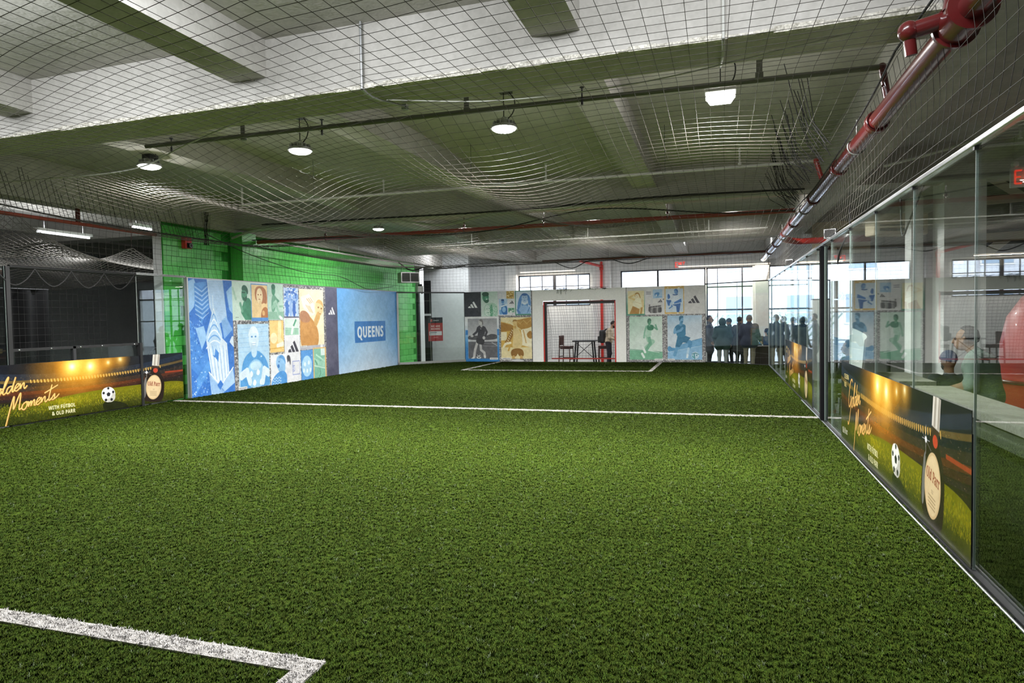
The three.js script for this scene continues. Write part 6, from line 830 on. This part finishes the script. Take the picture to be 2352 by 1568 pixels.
// ---------------------------------------------------------------- lobby behind the right glass
{
  const cT = (label, z0, z1) => { const t = thing('counter', label, 'counter', [0, FL, 0]); obj('counter_top', box(1.7, 2.02, 1.09, 1.15, z0, z1), M.counterTop, t); obj('counter_body', box(1.78, 1.98, 0, 1.09, z0 + 0.04, z1 - 0.04), M.black, t); obj('apron', box(1.74, 1.78, 0.95, 1.09, z0 + 0.02, z1 - 0.02), M.counterSide, t); };
  cT('long pale-topped counter behind the near right glass', -6.9, -2.6); cT('short pale-topped counter end next to the gap', -8.4, -7.3);
  const r = thing('punch_bag', 'big red padded bag machine with rounded hood behind the right glass', 'machine', [3.75, FL, -8.9]);
  const prof = [[0, 0], [0.62, 0], [0.64, 0.1], [0.62, 0.95], [0.66, 0.98], [0.66, 1.06], [0.63, 1.1], [0.62, 1.45], [0.56, 1.75], [0.42, 1.98], [0.22, 2.1], [0, 2.13]].map((p) => new THREE.Vector2(...p));
  obj('bag', new THREE.LatheGeometry(prof, 40), phys({ color: lin(0.34, 0.018, 0.015), roughness: 0.4, clearcoat: 0.3 }), r); obj('seam_band', new THREE.TorusGeometry(0.665, 0.02, 8, 40).rotateX(Math.PI / 2).translate(0, 1.02, 0), M.redDark, r); obj('script_mark*', [tube([[-0.5, 1.74, 0.3], [-0.46, 1.79, 0.33], [-0.4, 1.76, 0.4], [-0.34, 1.82, 0.42], [-0.26, 1.8, 0.47]], 0.014, 20, 6), tube([[-0.48, 1.66, 0.34], [-0.42, 1.68, 0.4], [-0.36, 1.66, 0.44]], 0.012, 14, 6)], M.white, r);
  const p = thing('paper_sheet', 'white curled paper sheet hanging behind the right glass', 'paper', [1.52, 1.0, -8.1]); { const g = new THREE.PlaneGeometry(1.1, 0.5, 14, 6); const q = g.attributes.position; for (let i = 0; i < q.count; i++) { const u = q.getX(i) / 0.55, v = q.getY(i) / 0.25; q.setZ(i, 0.1 * u * u * (u > 0 ? 1 : 0.2) - 0.02 * v); q.setY(i, q.getY(i) - 0.05 * u); } g.computeVertexNormals(); obj('sheet', g.rotateY(-Math.PI / 2), std({ color: lin(0.75, 0.75, 0.72), roughness: 0.7, side: THREE.DoubleSide }), p); }
  const a = thing('air_conditioner', 'beige ceiling air conditioner hanging in the lobby', 'air conditioner', [3.2, 3.1, -14.0], 0.3); obj('casing', rbox(1.0, 0.4, 0.35, 0.03), M.beige, a); obj('vent', [cbox(0.8, 0.05, 0.02, 0, -0.1, 0.18), cbox(0.8, 0.02, 0.02, 0, -0.02, 0.18)], M.darkMetal, a); obj('hanger*', [rod(V(-0.4, 0.2, 0), V(-0.4, 1.05, 0), 0.008, 6), rod(V(0.4, 0.2, 0), V(0.4, 1.05, 0), 0.008, 6)], M.galv, a);
  const s = thing('arrow_panel', 'black hanging panel with pale arrow stripes in the lobby', 'panel', [5.6, 2.95, -13.6], -0.1); obj('board', cbox(2.6, 2.2, 0.06), M.black, s);
  const stripe = (x0, y0, x1, y1, w) => { const L = Math.hypot(x1 - x0, y1 - y0); return new THREE.BoxGeometry(L, w, 0.012).rotateZ(Math.atan2(y1 - y0, x1 - x0)).translate((x0 + x1) / 2, (y0 + y1) / 2, 0.036); };
  for (const q of [[-1.3, 0.45, 1.2, 0.5, 0.14], [-1.0, 0.85, -0.5, 0.45, 0.14], [-1.3, -0.2, 1.25, -0.15, 0.16], [-1.3, -0.62, 1.2, -0.58, 0.16], [-1.2, -0.6, -0.75, -0.2, 0.16], [0.2, 0.1, 0.9, 0.45, 0.14]]) obj('stripe', stripe(...q), M.beige, s); obj('hanger*', [rod(V(-1, 1.1, 0), V(-1, 1.2, 0), 0.01, 6), rod(V(1, 1.1, 0), V(1, 1.2, 0), 0.01, 6)], M.galv, s);
  const d = thing('wall_shelf', 'dark bracket shelf on the lobby wall near the broad column', 'shelf', [2.75, 2.35, -14.6], 0.5); obj('board', cbox(1.5, 0.1, 0.3), M.darkMetal, d); obj('bracket*', [cbox(0.05, 0.6, 0.05, 0.6, -0.3, 0), cbox(0.05, 0.6, 0.05, -0.6, -0.3, 0)], M.darkMetal, d); obj('stand*', [cbox(0.05, 2.05, 0.05, 0.6, -1.65, 0), cbox(0.05, 2.05, 0.05, -0.6, -1.65, 0)], M.darkMetal, d);
  for (const [z, w] of [[-9.6, 'nearer'], [-14.8, 'farther']]) { const e = thing('floodlight', w + ' small square floodlight clamped to the right glass rail', 'floodlight', [1.43, 2.5, z], -0.5); obj('housing', rbox(0.16, 0.13, 0.08, 0.01, 0, 0.03, 0), M.alu, e); obj('face', cbox(0.13, 0.1, 0.01, 0, 0.03, 0.045), M.black, e); obj('bracket', cbox(0.02, 0.08, 0.06, 0, -0.05, 0), M.darkMetal, e); }
}
// ---------------------------------------------------------------- neighbouring field on the left
{
  const cu = thing('curtain', 'black divider curtain on the neighbouring field', 'curtain', [-12.9, FL, -9.5]); { const g = new THREE.PlaneGeometry(4.2, 2.55, 120, 1); const q = g.attributes.position; for (let i = 0; i < q.count; i++) { const u = q.getX(i); q.setZ(i, 0.06 * Math.sin(u * 16) + 0.03 * Math.sin(u * 7 + 1)); } g.computeVertexNormals(); M.curtain.side = THREE.DoubleSide; obj('drape', g.rotateY(Math.PI / 2).translate(0, 1.28, 1.8), M.curtain, cu); obj('rail', rod(V(0, 2.57, -0.35), V(0, 2.57, 3.95), 0.02, 8), M.black, cu); obj('post*', [rod(V(0, 0, -0.33), V(0, 2.57, -0.33), 0.025, 8), rod(V(0, 0, 3.93), V(0, 2.57, 3.93), 0.025, 8)], M.black, cu); }
  const peaks = [[-12.2, -8.6, 0.85], [-13.9, -7.0, 0.6], [-12.6, -11.6, 0.55], [-15.5, -10.5, 0.5]]; const hN = (x, z) => { let y = 2.35; for (const [a, b, h] of peaks) y += h * Math.exp(-Math.hypot(x - a, z - b) / 1.0) * 1.45; return Math.min(y, 3.7); };
  const segs = gridSegs((i, j) => { const x = -10.75 - i * 0.1, z = -5.0 - j * 0.1; return V(x, hN(x, z), z); }, 58, 78);
  tag(cordObj('tent_net', segs, 0.004, M.cordPale), 'grey net pulled up into tent peaks over the neighbouring field', 'net');
  const hang = peaks.slice(0, 3).map(([a, b]) => [V(a, hN(a, b), b), V(a, SLAB, b)]); tag(cordObj('hoist_cords', hang, 0.006, M.redDark), 'thin cords lifting the peaks of the grey tent net', 'cords');
  const sw = gridSegs((i, j) => V(-10.75 - 0.05 * Math.sin(i * 0.7), 0.2 + j * 0.115, -9.3 + i * 0.115), 20, 18); tag(cordObj('gate_net', sw, 0.003, M.cordDark), 'dark net hanging behind the open gate', 'net');
  const rope = []; for (let k = 0; k < 4; k++) { const z0 = -9.3 + k * 0.6; rope.push(tube([[XL + 0.02, 2.38, z0], [XL + 0.02, 2.2, z0 + 0.15], [XL + 0.02, 2.12, z0 + 0.32], [XL + 0.02, 2.22, z0 + 0.48], [XL + 0.02, 2.38, z0 + 0.6]], 0.01, 20, 5)); } tag(obj('festoon_rope', rope, M.cordDark), 'black rope looping under the gate top pipe', 'rope');
  struct('column', box(-12.0, -11.6, FL, SLAB, -13.2, -12.8), M.white, 'white column beyond the left glass panel', 'column');
  const gy = thing('barrier_rack', 'dark tubular rack standing behind the left glass panel', 'rack', [-11.2, FL, -10.9]); obj('frame', [tube([[-0.3, 0, 0], [-0.3, 1.1, 0], [-0.2, 1.3, 0], [0.2, 1.3, 0], [0.3, 1.1, 0], [0.3, 0, 0]], 0.025, 40, 8), rod(V(-0.3, 0.7, 0), V(0.3, 0.7, 0), 0.02, 8), rod(V(-0.3, 0.25, 0), V(0.3, 0.25, 0), 0.02, 8)], M.darkMetal, gy); obj('foot*', [cbox(0.06, 0.04, 0.5, -0.3, 0.02, 0), cbox(0.06, 0.04, 0.5, 0.3, 0.02, 0)], M.darkMetal, gy);
}

renderer.render(scene, camera);
